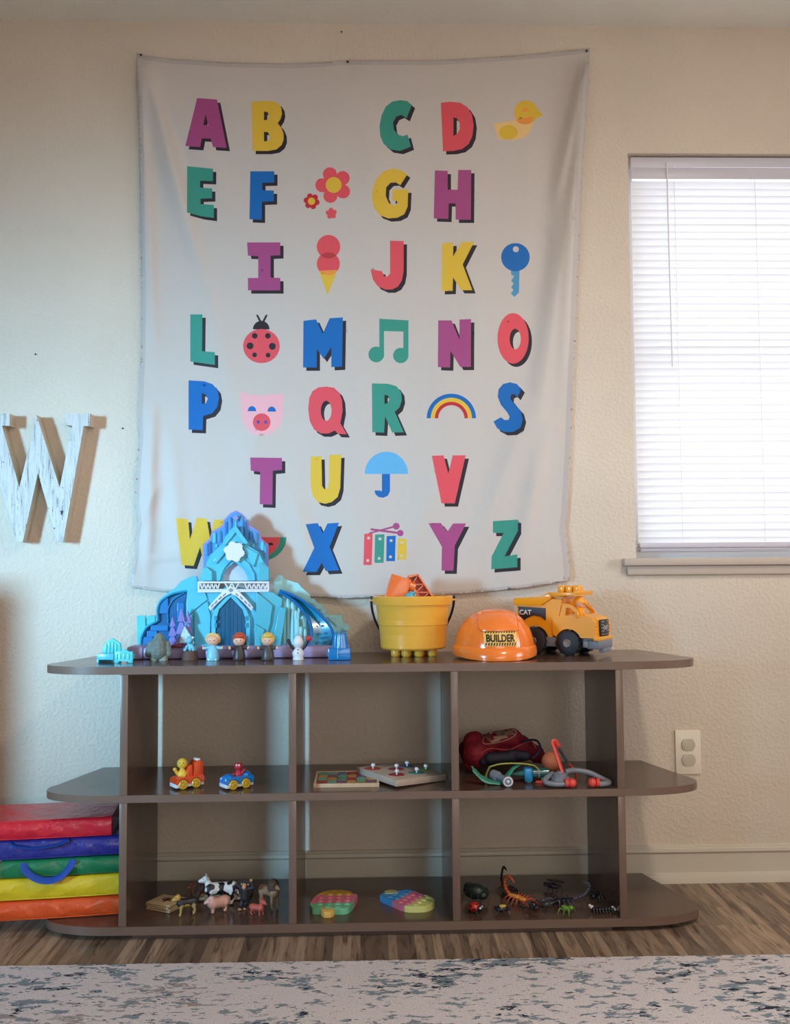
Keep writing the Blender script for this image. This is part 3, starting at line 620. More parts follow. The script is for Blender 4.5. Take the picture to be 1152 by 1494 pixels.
# arch rings
ring = [(300, 925), (305, 840), (360, 730), (440, 650), (515, 612), (600, 650), (690, 730), (750, 840), (758, 925), (715, 925), (705, 850), (650, 760), (590, 700), (515, 660), (440, 700), (380, 770), (345, 850), (340, 925)]
slab(w, zc(ring, *ZA), -.121, .008)
for q in ([(110, 925), (115, 800), (165, 755), (235, 810), (240, 925)], [(790, 925), (795, 800), (850, 690), (918, 780), (925, 925)]): slab(w, zc(q, *ZA), -.128, .014)
for q in ([(525, 262), (670, 465), (640, 500), (500, 320)], [(365, 480), (500, 330), (520, 345), (400, 500)], [(250, 690), (370, 560), (395, 590), (290, 720)], [(600, 500), (790, 600), (740, 760), (650, 600)]): slab(w, zc(q, *ZA), -.122, .008)
w.build('gable', C_cy, castle, angle=20)
w = MB(); slab(w, zc([(372, 925), (372, 870), (405, 790), (510, 697), (620, 790), (662, 870), (668, 925)], *ZA), -.098, .003, 0, 0); w.build('arch_backing', C_pat, castle)
w = MB(); o_c = (505, 575); H_ = []
for i in range(6):
    a = math.radians(12+60*i)
    for da, rr_ in ((-20, 108), (-12, 126), (-5, 118), (0, 138), (5, 118), (12, 126), (20, 108)): H_.append((o_c[0]+rr_*math.cos(a+math.radians(da)), o_c[1]+rr_*math.sin(a+math.radians(da))))
slab(w, zc(H_, *ZA), -.133, .006, 0, 0); w.build('frost_emblem', C_pw, castle)
w = MB(); slab(w, zc(star(522, 170, 44, .5), *ZA), -.101, .004, 0, 0); w.build('frost_ornament', C_rim, castle)
# balcony
w = MB()
def bar(u0, v0, u1, v1, t, y, d=.004):
    dx, dy = u1-u0, v1-v0; L = math.hypot(dx, dy); nx_, ny_ = -dy/L*t/2, dx/L*t/2
    slab(w, [(u0+nx_, v0+ny_), (u1+nx_, v1+ny_), (u1-nx_, v1-ny_), (u0-nx_, v0-ny_)], y, d, 0, 0)
bar(288.5, 849.6, 392, 849.6, 2.6, -.150, .006); bar(288.5, 860.6, 392, 860.6, 2, -.150, .006)
for u in (289.5, 391): bar(u, 849, u, 861, 2.4, -.149)
for a0, a1, n in ((292, 320, 5), (328, 348, 2), (357, 390, 5)):
    for i in range(n):
        x0 = a0+(a1-a0)*i/n; st = (a1-a0)/n; bar(x0, 851, x0+st/2, 860, 1.7, -.149); bar(x0+st/2, 860, x0+st, 851, 1.7, -.149)
w.box(P3(289, 861, -.14)[0], P3(392, 861, -.14)[0], -.028, .03, P3(300, 862, -.14)[2]-.004, P3(300, 861.5, -.14)[2]); w.build('balcony_railing', C_pw, castle)
# lower front
w = MB(); low = [(620, 705), (620, 250), (655, 140), (800, 138), (860, 160), (1060, 95), (1270, 160), (1400, 130), (1480, 190), (1500, 705)]
slab(w, zc(low, *ZB), -.135, .05)
fr = [(870, 705), (868, 430), (905, 330), (1060, 150), (1215, 330), (1252, 430), (1250, 705), (1212, 705), (1212, 440), (1180, 330), (1060, 205), (940, 330), (908, 440), (908, 705)]
slab(w, zc(fr, *ZB), -.146, .012)
slab(w, zc([(700, 360), (830, 250), (860, 420), (850, 700), (700, 705)], *ZB), -.142, .01); slab(w, zc([(630, 150), (800, 140), (830, 240), (700, 330), (620, 420)], *ZB), -.140, .008)
w.build('front_wall', C_cy, castle, angle=20)
banner = [(838, 312), (900, 240), (975, 160), (1060, 100), (1145, 160), (1220, 240), (1282, 312), (1262, 350), (1190, 270), (1125, 210), (1060, 168), (995, 210), (930, 270), (858, 350)]
w = MB(); slab(w, zc(banner, *ZB), -.152, .008, 0); slab(w, zc([(1060, 120), (1085, 142), (1060, 164), (1035, 142)], *ZB), -.1535, .002, 1, 0)
for k in (-1, 1):
    for q in ([(50, 190), (80, 215), (72, 224), (44, 200)], [(95, 220), (125, 252), (112, 258), (88, 232)], [(140, 262), (165, 295), (152, 300), (130, 272)], [(175, 295), (200, 325), (192, 332), (168, 305)]):
        slab(w, zc([(1060+k*a, b-20) for a, b in q], *ZB), -.1532, .0015, 1, 0)
w.build('door_banner', [C_pw, mat('banner_grey', (120, 140, 150), .5)], castle)
for k, nm in ((-1, 'l'), (1, 'r')):
    q = [(1060, 700), (1060, 190), (1060+k*60, 240), (1060+k*115, 330), (1060+k*148, 440), (1060+k*148, 700)]
    if k < 0: q = q[::-1]
    w = MB(); slab(w, zc(q, *ZB), -.141, .005)
    for i in range(3): slab(w, zc([(1060+k*(18+i*40), 690), (1060+k*(18+i*40), 260+i*60), (1060+k*(26+i*40), 262+i*60), (1060+k*(26+i*40), 690)], *ZB), -.1425, .003, 0, 0)
    d = w.build('arched_door', mat('plastic_petrol', (20, 92, 128), .25, coat=.3), castle, angle=20)
    for yy in (420, 490, 620): w = MB(); slab(w, zc([(1060+k*150-10, yy-22), (1060+k*150+14, yy-22), (1060+k*150+14, yy+22), (1060+k*150-10, yy+22)], *ZB), -.150, .006, 0, 0); w.build('door_hinge', C_teal, d)
# left wing: shell with stair recess
shell = [(150, 705), (160, 600), (205, 500), (330, 440), (320, 320), (350, 240), (430, 170), (520, 118), (560, 60), (640, 15), (720, 0), (735, 70), (735, 160), (650, 705)]
w = MB(); slab(w, zc(shell, *ZB), -.100, .02); w.build('left_wing', C_cy, castle, angle=20)
rec = [(172, 705), (180, 610), (222, 520), (335, 455), (338, 330), (372, 260), (470, 190), (625, 150), (605, 260), (560, 340), (560, 705)]
w = MB(); slab(w, zc(rec, *ZB), -.104, .004, 0, 0); rf = w.build('stair_recess', mat('plastic_dusk_blue', (24, 98, 150), .3), castle)
for q in ([(180, 705), (180, 605), (290, 605), (290, 705)], [(230, 605), (230, 545), (330, 545), (330, 605)], [(270, 545), (270, 490), (440, 490), (440, 545)], [(345, 375), (345, 270), (440, 220), (440, 375)], [(530, 420), (530, 268), (600, 268), (590, 420)]):
    w = MB(); slab(w, zc(q, *ZB), -.110, .006); w.build('stair_step', mat('plastic_step_blue', (32, 120, 182), .3), rf, angle=20)
w = MB()
def curve(mb, pts, y, r, o, mi=0): mb.tube([P3(*zc([p], *o)[0], y) for p in pts], r, 8, smooth=6, mi=mi)
curve(w, [(170, 700), (180, 600), (230, 510), (335, 448)], -.112, .003, ZB); curve(w, [(338, 440), (336, 330), (372, 250), (480, 180), (625, 150)], -.112, .003, ZB); curve(w, [(440, 470), (440, 330), (500, 230), (600, 170)], -.108, .0015, ZB)
w.build('arch_moulding', C_teal, castle)
w = MB(); slab(w, zc([(135, 700), (130, 395), (215, 390), (215, 700)], *ZB), -.085, .012); slab(w, zc([(218, 700), (218, 450), (232, 400), (312, 388), (310, 700)], *ZB), -.080, .01); w.build('side_panel', C_aqua, castle, angle=20)
# trees
for ax, top, bot, hw in ((485, 400, 690, 55), (570, 318, 700, 70), (635, 348, 690, 60)):
    w = MB(); hh_ = bot-top; yf = -.168+.004*(ax % 3)
    for i, (t0, t1, k) in enumerate(((.5, 1, 1.0), (.24, .68, .8), (0, .36, .58))):
        slab(w, zc([(ax, top+hh_*t0), (ax+hw*k, top+hh_*t1), (ax+hw*k*.45, top+hh_*(t1-.03)), (ax+hw*k*.2, top+hh_*(t1+.01)), (ax-hw*k*.3, top+hh_*(t1-.02)), (ax-hw*k, top+hh_*(t1+.01))], *ZB), yf-.004*i, .012)
    w.build('tree', C_tree, castle, angle=20)
w = MB(); slab(w, zc([(605, 498), (660, 590), (700, 668), (548, 668), (565, 590)], *ZB), -.176, .008)
w.build('frosted_tree', mat('plastic_frost_tree', (168, 208, 216), .4, var=.35, vscale=240), castle, angle=20)
# right wing
w = MB(); back = [(350, 1000), (352, 700), (378, 655), (400, 650), (430, 655), (440, 690), (570, 720), (590, 760), (670, 820), (672, 870), (700, 860), (730, 900), (790, 940), (820, 1000), (950, 1000), (960, 1075), (1000, 1090), (995, 1140), (960, 1160), (960, 1270), (350, 1270)]
slab(w, zc(back, *ZC), -.085, .012); slab(w, zc([(352, 830), (356, 690), (392, 655), (425, 668), (425, 830)], *ZC), -.100, .016); slab(w, zc([(850, 1010), (905, 1010), (905, 1100), (820, 1020)], *ZC), -.09, .006)
for c_, r_r in (((690, 880), 24), ((745, 925), 26), ((785, 965), 22), ((985, 1110), 26)): slab(w, zc(circ(c_[0], c_[1], r_r*1.2, r_r), *ZC), -.094, .012, 0, 0)
w.build('right_wing', C_pale, castle, angle=20)
w = MB()
for q, y in (([(215, 790), (340, 800), (430, 860), (370, 1272), (250, 1272), (290, 1000)], -.142), ([(205, 800), (345, 920), (320, 1080), (270, 1272), (190, 1272)], -.150), ([(400, 925), (462, 945), (412, 1272), (340, 1272)], -.158), ([(190, 1080), (270, 1130), (240, 1272), (185, 1272)], -.158), ([(220, 560), (240, 540), (310, 590), (310, 700), (215, 705)], -.135)): slab(w, zc(q, *ZC), y, .014)
w.build('ice_slabs', mat('plastic_ice_teal', (72, 172, 192), .3, coat=.3), castle, angle=20)
w = MB()
for u, vb, vt, wd, y in ((445, 1270, 835, 60, -.125), (482, 1270, 850, 40, -.13), (525, 1272, 880, 55, -.135), (582, 1272, 912, 52, -.13), (548, 1272, 960, 34, -.15), (612, 1272, 1008, 66, -.142), (560, 1272, 1030, 40, -.158), (652, 1272, 1050, 44, -.135), (590, 1272, 1100, 36, -.16), (628, 1272, 1120, 34, -.158)):
    a_, b_ = zc([(u, vb), (u, vt)], *ZC); column(w, a_[0], a_[1], b_[1], wd/5.978, y, 0, 4)
w.build('ice_columns', C_pale, castle, angle=20)
# slide: curved chute
def sl(lst, y): return [P3(*zc([p], *ZC)[0], y) for p in lst]
L_ = [(405, 805), (500, 850), (590, 930), (660, 1020), (690, 1100), (690, 1180), (672, 1268)]; R_ = [(412, 785), (520, 825), (640, 890), (760, 985), (850, 1090), (880, 1180), (862, 1268)]
w = MB(); Lc = catmull([Vector(p) for p in sl(L_, -.12)], 6); Rc = catmull([Vector(p) for p in sl(R_, -.12)], 6); n = len(Lc)
rings = []
for i in range(n):
    t_ = i/(n-1); a_, b_ = Lc[i].copy(), Rc[i].copy(); a_.y -= .050*t_; b_.y -= .050*t_; m_ = (a_+b_)/2; m_.y += .004
    nrm = Vector((0, -1, 0)); rings.append([a_+nrm*.012, a_+nrm*.001, m_-nrm*.003, b_+nrm*.001, b_+nrm*.012, b_+nrm*-.006+Vector((.002, 0, 0)), m_-nrm*.010, a_-nrm*.006-Vector((.002, 0, 0))])
w.loft(rings, True); w.build('slide', C_teal, castle, angle=30)
w = MB()
for S_ in (Lc, Rc): w.tube([(p.x, p.y-.012-.050*i/(n-1), p.z) for i, p in enumerate(S_)], .0042, 8)
w.build('slide_rail', C_deep, castle)
w = MB()
for x, y in ((745, 1058), (780, 1095), (725, 1100), (745, 1165), (805, 1160), (770, 1200), (810, 1195), (735, 1240), (800, 1235)): slab(w, zc(circ(x, y, 17, 10, 12), *ZC), -.170+(1268-y)*.00012, .006, 0, 0)
w.build('slide_spots', mat('plastic_spot_blue', (22, 96, 140), .3), castle)

# translucent blue crown-shaped cup at the right end
t = thing('toy_ice_tower', 'translucent blue toy tower at the right end of the ice palace', 'toy', G(495, 963.5, Z1)+Vector((0, .022, .0003)))
M_tr = mat('translucent_blue', (20, 128, 196), .15, coat=.5, alpha=.86); s = 2.52/F_PX
w = MB(s); w.box(-16, 16, -12, 12, 0, 17, 1.6); w.build('lower_tier', M_tr, t)
w = MB(s); rings = []
for z_, rx in ((17, 11.6), (20, 11), (32, 9.4), (36, 8.8)): rings.append([((rx*(1+.09*math.cos(8*a)))*math.cos(a)+1, rx*.85*(1+.09*math.cos(8*a))*math.sin(a), z_) for a in [2*PI*i/48 for i in range(48)]])
w.loft(rings); 
for i in range(8): a = 2*PI*i/8; w.cone((1+7.5*math.cos(a), 6.4*math.sin(a), 35), (1+7.2*math.cos(a), 6*math.sin(a), 41), 1.9, .3, 8)
w.build('upper_tier', M_tr, t)
w = MB(s); w.tube([(-2.5, -12.4, 3), (-2.5, -12.8, 12), (-1.5, -9.5, 20), (-.5, -8, 33)], .5, 6, smooth=4); w.build('ridge', C_pale, t)

# toy ice bed
t = thing('toy_ice_bed', 'small aqua toy bed with peaked headboard left of the ice palace', 'toy', G(157, 967.5, Z1)+Vector((0, .004, .0003)), -.12)
s = 2.5/F_PX; w = MB(s)
w.prism([(-17, 0), (-17, 20), (-14, 22), (-13, 27), (-7, 31), (-2, 34), (4, 30), (10, 26), (11, 18), (11, 0)], 20, 24, bev=.5)
for x in (-11, -6, -1, 4): w.box(x-1.1, x+1.1, 18.8, 20, 13, 25+(3 if x in (-6, -1) else 0), .3)
w.build('headboard', C_aqua, t, angle=25)
MB(s).box(-17, 8, 0, 20, 4, 13, 1).box(-17, -14, 0, 20, 0, 5, .5).build('mattress_frame', C_cy, t)
w = MB(s); w.prism([(9, 0), (9, 16), (18, 16), (24, 20), (30, 16), (36, 16), (36, 0), (30, 0), (28, 3), (17, 3), (15, 0)], 0, 3, bev=.4)
for x in (13, 18, 24, 30): w.box(x-1, x+1, -1, 0, 5, 13, .3)
w.box(8, 36, 3, 10, 5, 12, .5)
w.build('footboard', C_aqua, t, angle=25)

# ------------------------------------------------------------------ small figures standing in front of the palace (plain, generic)
SK = mat('figure_skin', (232, 178, 150), .4)
def eyes(w, cx, y, z, d, r=.75):
    for k in (-1, 1): w.ball((cx+k*d, y, z), r, (1, .5, 1.1), 8, 6)
def peg(u, v, lab, hair, top, bottom, curly=False, hairn='hair'):
    s = 2.52/F_PX; t = thing('toy_figure', lab, 'toy figure', G(u, v, Z1)+Vector((0, .010, .0003)), group='toy figures lined up on the shelf')
    w = MB(s); w.lathe([(0, 0), (8.6, 0), (9.2, 1.5), (9, 6), (8, 12), (6.6, 18), (4.4, 22), (0, 23)], seg=28); w.build('body', mat('figure_'+top[0], top[1], .4), t)
    w = MB(s)
    for k in (-1, 1): w.cone((k*4.3, 0, 18.5), (k*12, -1.5, 17.5), 2.9, 2.5, 12); w.ball((k*4.3, 0, 18.5), 2.9, seg=12)
    w.build('sleeves', mat('figure_'+top[0], top[1], .4), t)
    for k in (-1, 1):
        w = MB(s); w.ball((k*13, -1.7, 17.6), 2.3, seg=12).cone((k*13.4, -1.7, 18), (k*14.4, -1.7, 20.6), 1, .8, 8).build('hand', SK, t)
    w = MB(s)
    for k in (-1, 1): w.box(k*3.6-3.1, k*3.6+3.1, -8.2, 4, 0, 3, 1)
    w.build('shoes', mat('figure_'+bottom[0], bottom[1], .4), t)
    w = MB(s); w.ball((0, 0, 28.6), 8.7, (1.05, .95, .96), 24, 16).ball((0, -7.8, 27.6), .9, seg=8); hd = w.build('head', SK, t)
    w = MB(s); eyes(w, 0, -7.9, 29, 2.8); w.build('eyes', C_navy, hd)
    w = MB(s)
    if curly:
        for i in range(16):
            a = PI*(-.12+1.24*i/15); w.ball((8.8*math.cos(a), .2-2.6*math.sin(a*1), 30+7.6*math.sin(a)), 2.6, seg=10, rg=7)
        for i in range(12): a = 2*PI*i/12; w.ball((6*math.cos(a), 3+5*math.sin(a)*.9, 35), 3, seg=10, rg=7)
        w.ball((0, 3, 31), 8.2, seg=16)
    else:
        w.ball((0, 1.8, 30.8), 9.8, (1.02, .96, .96), 24, 14)
        w.ball((0, -4.2, 35.2), 5.8, (1.35, .8, .55), 16, 10)
        for k in (-1, 1): w.ball((k*7.2, -1, 28.5), 2.6, (.8, 1, 1.7), 12, 8)
    w.build('hair', mat('figure_hair_'+hair[0], hair[1], .5, bump=(500, .4, .0006)), t)
    return t
peg(309.5, 964, 'toy figure with curly blond hair and pale blue outfit', ('blond', (222, 186, 120)), ('pale_blue', (126, 194, 220)), ('white', (214, 224, 230)), True)
peg(348, 964, 'toy figure with red hair and dark brown outfit', ('red', (196, 74, 34)), ('dark_brown', (62, 44, 42)), ('black', (34, 30, 32)))
peg(390, 964, 'toy figure with straight blond hair, dark jacket and black trousers', ('straw', (224, 182, 84)), ('charcoal', (70, 62, 58)), ('black', (34, 30, 32)))
# stone-grey figure
s = 2.52/F_PX
t = thing('toy_figure', 'chunky grey-green boulder shaped toy figure standing left of the lizard', 'toy figure', G(230, 964.5, Z1)+Vector((0, .014, .0003)))
M_st = mat('mossy_stone', (104, 112, 104), .7, var=.25, vscale=90, bump=(220, .7, .002))
w = MB(s); w.caps([((0, 0, 14), (0, 0, 22), 14, 12.5), ((0, 0, 30), (0, 0, 33), 8.5, 7), ((-12, 0, 24), (-15, -2, 10), 4.5, 5), ((12, 0, 24), (15, -2, 10), 4.5, 5), ((-6, 0, 9), (-6.5, 0, 4), 6, 4.5), ((6, 0, 9), (6.5, 0, 4), 6, 4.5)])
w.build('stone_body', M_st, t, remesh=.0011)
w = MB(s)
for k in (-1, 1): w.lathe([(0, 0), (6.6, 0), (6.6, 7), (5, 9), (0, 9)], (k*6.6, -1, 0), 12)
w.build('feet', mat('stone_foot', (130, 132, 120), .7, var=.2, vscale=90), t)
# small blue lizard on a brown stump
t = thing('toy_lizard', 'light blue toy lizard sitting on a brown tree stump', 'toy figure', G(276, 963.5, Z1)+Vector((0, .012, .0003)))
MB(s).lathe([(0, 0), (12, 0), (11.5, 4), (10, 12), (9.4, 13.5), (0, 13.5)], seg=20).build('stump', mat('figure_bark', (92, 62, 52), .7, bump=(120, .6, .002)), t)
w = MB(s); w.caps([((0, 1, 17), (0, -1, 24), 6, 4), ((0, -2, 29.5), (0, -6, 28.5), 5.8, 4.6), ((-4, -4, 20), (-6, -7, 14.6), 2, 1.8), ((4, -4, 20), (6, -7, 14.6), 2, 1.8), ((-5, 2, 17), (-7.5, -3, 14.8), 2.6, 2), ((5, 2, 17), (7.5, -3, 14.8), 2.6, 2), ((0, 5, 16), (7, 7, 15), 2.4, 1)]); w.build('lizard_body', mat('figure_lizard', (112, 188, 208), .4, var=.12, vscale=200), t, remesh=.0008)
w = MB(s)
for k in (-1, 1): w.ball((k*5, -5, 32.5), 1.9, seg=12)
w.build('eyes', C_pw, t)
# plain white figure with raised arms
t = thing('toy_figure', 'white round-bodied toy figure with raised dark arms and a red mitten', 'toy figure', G(434.5, 963.5, Z1)+Vector((0, .010, .0003)))
w = MB(s); w.lathe([(0, 0), (7.6, 0), (8, 2), (7.2, 4.4), (8.2, 7), (8.6, 10.5), (6.4, 15), (4, 17), (5, 18.5), (7, 21), (8.2, 25), (7, 29), (4.6, 33), (2, 35), (0, 35.2)], seg=28); w.build('body', C_pw, t)
for k in (-1, 1): MB(s).tube([(k*5.5, 0, 14), (k*10, -1, 20), (k*13.5, -1, 27)], [1.8, 2.2, 2.6], 10, smooth=3).ball((k*13.8, -1, 28), 2.7, seg=10).build('arm', mat('figure_arm', (44, 38, 44), .5), t)
MB(s).ball((15, -1.2, 30.5), 4.3, (1, .7, 1), 14).cone((12.6, -1.2, 31), (11, -1.2, 34), 1.6, 1.2, 8).build('mitten', mat('figure_mitten', (196, 36, 44), .5), t)
for c_ in ((0, -8.6, 10.6), (0, -6.6, 15.2)): MB(s).ball(c_, 1, seg=8).build('button', C_navy, t)

# ------------------------------------------------------------------ bucket with blocks
M_by = mat('bucket_yellow', (236, 172, 62), .28, coat=.35); s = 2.60/F_PX
g = G(603, 957.5, Z1); BK = Vector((g.x, -.155, Z1+.0003))
t = thing('toy_bucket', 'yellow toy bucket on stud feet with a dark handle, holding orange blocks', 'bucket', BK)
w = MB(s)
w.lathe([(0, 11), (45.5, 11), (47.5, 13.5), (48.6, 42), (49.6, 43), (49.4, 44.5), (50.6, 46), (52, 74), (57, 74.6), (57.4, 76), (58.4, 86), (57.6, 87.2), (55.6, 87), (54, 76), (50, 46), (46, 15), (0, 14)], seg=64); w.build('bucket_body', M_by, t, angle=30)
for x, y in ((-25.5, -8), (-10.5, -16), (8, -16), (27, -10), (-20, 12), (0, 18), (20, 12)):
    MB(s).lathe([(0, 0), (5.6, 0), (7, 1.6), (7.3, 4), (7.3, 11.2), (0, 11.2)], (x, y, 0), 24).build('foot', M_by, t)
for k in (-1, 1): MB(s).cone((k*57, 0, 81), (k*62.5, 0, 81), 1.8, 1.8, 12).build('handle_pivot', M_by, t)
w = MB(s); pts = [(-60.4, 0, 87), (-60.6, 0, 83)]+[(60.5*math.cos(a), 76*math.sin(a)*.93, 81-74*math.sin(a)) for a in [PI-PI*i/24 for i in range(25)]]+[(60.6, 0, 83), (60.4, 0, 87)]
pts = [(x, min(y, 58.5 if abs(x) < 40 else 60), z_) for x, y, z_ in pts]
w.tube(pts, 1.9, 8, flat=1.0); w.build('handle', mat('handle_dark', (46, 42, 50), .45), t)
M_or = mat('block_orange', (236, 110, 44), .3, coat=.3)
t = thing('building_block', 'large orange building block with round studs sticking out of the bucket', 'toy block', BK+Vector((-22*s, -8*s, 62*s)), 0, 'blocks in the bucket')
xf = Matrix.Rotation(math.radians(18), 4, 'Y')
w = MB(s, xf); w.box(-26, 4, -16, 16, 0, 52, 1.5); w.build('block_body', M_or, t)
w = MB(s, xf)
for z_ in (14, 29, 43): w.cone((4, -8, z_), (12, -8, z_), 7, 6.6, 20)
for z_ in (14, 29, 43): w.cone((4, 9, z_), (12, 9, z_), 7, 6.6, 20)
w.build('studs', M_or, t)
t = thing('building_block', 'orange triangular truss block leaning against the right side of the bucket', 'toy block', BK+Vector((8*s, -14*s, 60*s)), 0, 'blocks in the bucket')
xf = Matrix.Rotation(math.radians(-40), 4, 'Y'); w = MB(s, xf @ Matrix.Rotation(.35, 4, 'Z'))
# ladder frame: two rails with zigzag between
w = MB(s); w.prism([(-16, 56), (-1, 59), (29, 14), (8, 14)], 10, 13); w.build('truss_back', mat('block_red_orange', (232, 84, 30), .35), t)
w = MB(s)
def rail(a, b, wd=1.5, y0=-8, y1=12):
    dx, dz = b[0]-a[0], b[1]-a[1]; L = math.hypot(dx, dz); nx_, nz_ = -dz/L*wd/2, dx/L*wd/2
    w.prism([(a[0]+nx_, a[1]+nz_), (b[0]+nx_, b[1]+nz_), (b[0]-nx_, b[1]-nz_), (a[0]-nx_, a[1]-nz_)], y0, y1)
rail((-16, 54), (8, 12), 2.4); rail((-1, 58), (29, 12), 2.4); rail((-16, 54), (-1, 58), 2.4)
for a, b in (((-10, 43), (-1, 57)), ((-10, 43), (8, 44)), ((-4, 32), (8, 44)), ((-4, 32), (15, 32)), ((3, 21), (15, 32)), ((3, 21), (22, 21)), ((8, 13), (22, 21))): rail(a, b, 1.8, -2, 11)
w.build('truss_frame', M_or, t)
t = thing('building_block', 'small teal block among the orange blocks in the bucket', 'toy block', BK+Vector((-9*s, -26*s, 74*s)), 0, 'blocks in the bucket')
w = MB(s, Matrix.Rotation(.4, 4, 'Y')); w.box(-8, 8, -5, 5, 2, 17, 2); w.build('block_body', mat('block_teal', (70, 170, 186), .3, coat=.3), t)
MB(s, Matrix.Rotation(.4, 4, 'Y')).cone((0, 0, 16), (0, 0, 21), 4, 4, 16).build('stud', mat('block_teal', (70, 170, 186), .3), t)

# ------------------------------------------------------------------ hard hat with BUILDER sign
M_hat = mat('hat_orange', (250, 130, 46), .22, coat=.6, sub=.05); s = 2.52/F_PX
t = thing('toy_hard_hat', 'orange toy hard hat with a black and yellow BUILDER sign', 'helmet', (G(727.5, 963, Z1).x, -.215, Z1+.0004))
HX_, HY_, HZ_ = 58.5, 66, 71
def dome(x, z, k=1.0):
    q = 1-(abs(x)/(HX_*k))**2.2-(max(0, z)/(HZ_*k))**2.35; return -HY_*k*math.sqrt(max(0, q))
w = MB(s); rings = []
for i in range(25):
    th_ = PI/2*i/24; rings.append([(HX_*max(1e-3, math.cos(th_)**.87)*math.cos(a), HY_*max(1e-3, math.cos(th_)**.87)*math.sin(a), 10+(HZ_-10)*math.sin(th_)**.92) for a in [2*PI*j/72 for j in range(72)]])
w.loft([[(x*1.0, y*1.0, 3) for x, y, z_ in rings[0]]]+rings); w.build('shell', M_hat, t, angle=50)
def surf(x, z_):                       # front y on the shell
    zz = max(0, z_-10)/(HZ_-10); th_ = math.asin(min(1, zz**(1/.92))); r_r = math.cos(th_)**.87
    q = 1-(x/(HX_*r_r+1e-6))**2; return -HY_*r_r*math.sqrt(max(0, q))
def patch(mb, x0, x1, z0, z1, off, mi=0, n=14, thick=None, tx=0):
    V = []; Fs = []
    for j in range(n+1):
        for i in range(n+1):
            z_ = z0+(z1-z0)*j/n; x = (x0+(x1-x0)*i/n)*(1-tx*j/n); V.append((x, surf(x, z_)-off, z_))
    m_ = len(V)
    for j in range(n):
        for i in range(n): a_ = j*(n+1)+i; Fs.append((a_, a_+1, a_+n+2, a_+n+1))
    if thick:
        V += [(x, y+thick, z_) for x, y, z_ in V]; ed = [j for j in range(n+1)]+[j*(n+1)+n for j in range(1, n+1)]+[n*(n+1)+i for i in range(n-1, -1, -1)]+[j*(n+1) for j in range(n-1, 0, -1)]
        Fs += [(ed[k], ed[(k+1) % len(ed)], ed[(k+1) % len(ed)]+m_, ed[k]+m_) for k in range(len(ed))]
    mb.add(V, Fs, mi)
w = MB(s); patch(w, -27, 29, 42, 66.5, 2.2, 0, 18, 3); patch(w, -56, -30, 12, 40, 1.4, 0, 14, 2, .2) if False else None
w.build('crest_panel', M_hat, t, angle=30)
w = MB(s)
q_ = [(-27, 44), (-27, 63), (-20, 66.5), (22, 66.5), (29, 63), (29, 44), (25, 42), (-23, 42), (-27, 44)]
w.tube([(x, surf(x, z_)-2.4, z_) for x, z_ in [(a[0]+(b_[0]-a[0])*j/6, a[1]+(b_[1]-a[1])*j/6) for a, b_ in zip(q_, q_[1:]) for j in range(6)]], 1.0, 6); w.build('crest_rim', M_hat, t)
for x0_, k in ((-46, .5), (-29, .75), (31, .75), (48, .5)):
    MB(s).tube([(x0_*(1-(1-k)*((z_-12)/52)**2)*1.0, surf(x0_*(1-(1-k)*((z_-12)/52)**2), z_)-.2, z_) for z_ in [12+52*i/14*(.9 if abs(x0_) > 40 else 1) for i in range(15)]], .9, 6).build('rib', M_hat, t)
w = MB(s); rings = []
for rr_, z_ in ((1.0, 19), (1.035, 17), (1.05, 14), (1.06, 7), (1.055, 4), (1.0, 5), (.98, 12), (.98, 18)):
    ring_ = []
    for j in range(72):
        a = 2*PI*j/72; fr_ = max(0, -math.sin(a)); drop = -6*fr_**1.6+1.5; out_ = 1+.05*fr_**2*(1 if z_ < 16 else 0)
        ring_.append((HX_*rr_*math.cos(a), HY_*rr_*out_*math.sin(a), max(.3, z_+(drop if z_ < 16 else drop*.3))))
    rings.append(ring_)
rings.append(rings[0]); w.loft(rings, False); w.build('brim', M_hat, t, angle=35)
w = MB(s); patch(w, -22.5, 25, 20.5, 43, .9, 0, 18); 
TV, TF = text_mesh('BUILDER', 13.5, .5)
xs_ = [v[0] for v in TV]; ys_ = [v[1] for v in TV]; kx = 41/(max(xs_)-min(xs_)); kz = 10.6/(max(ys_)-min(ys_)); cx_ = (max(xs_)+min(xs_))/2; cz_ = (max(ys_)+min(ys_))/2
w.add([((v[0]-cx_)*kx+1.3, surf((v[0]-cx_)*kx+1.3, (v[1]-cz_)*kz+31.6)-1.5, (v[1]-cz_)*kz+31.6) for v in TV], TF, 1)
for z0_, z1_ in ((38.6, 42.2), (21.3, 25.3)):
    for i in range(12):
        x = -21+i*3.75
        q = [(x, z0_), (x+1.9, z0_), (x+3.1, z1_), (x+1.2, z1_)]; w.add([(a, surf(a, b_)-1.45, b_) for a, b_ in q], [(0, 1, 2, 3)], 1)
w.build('builder_sign', [mat('sign_amber', (244, 196, 96), .4), mat('sign_black', (28, 16, 20), .4)], t, angle=180)

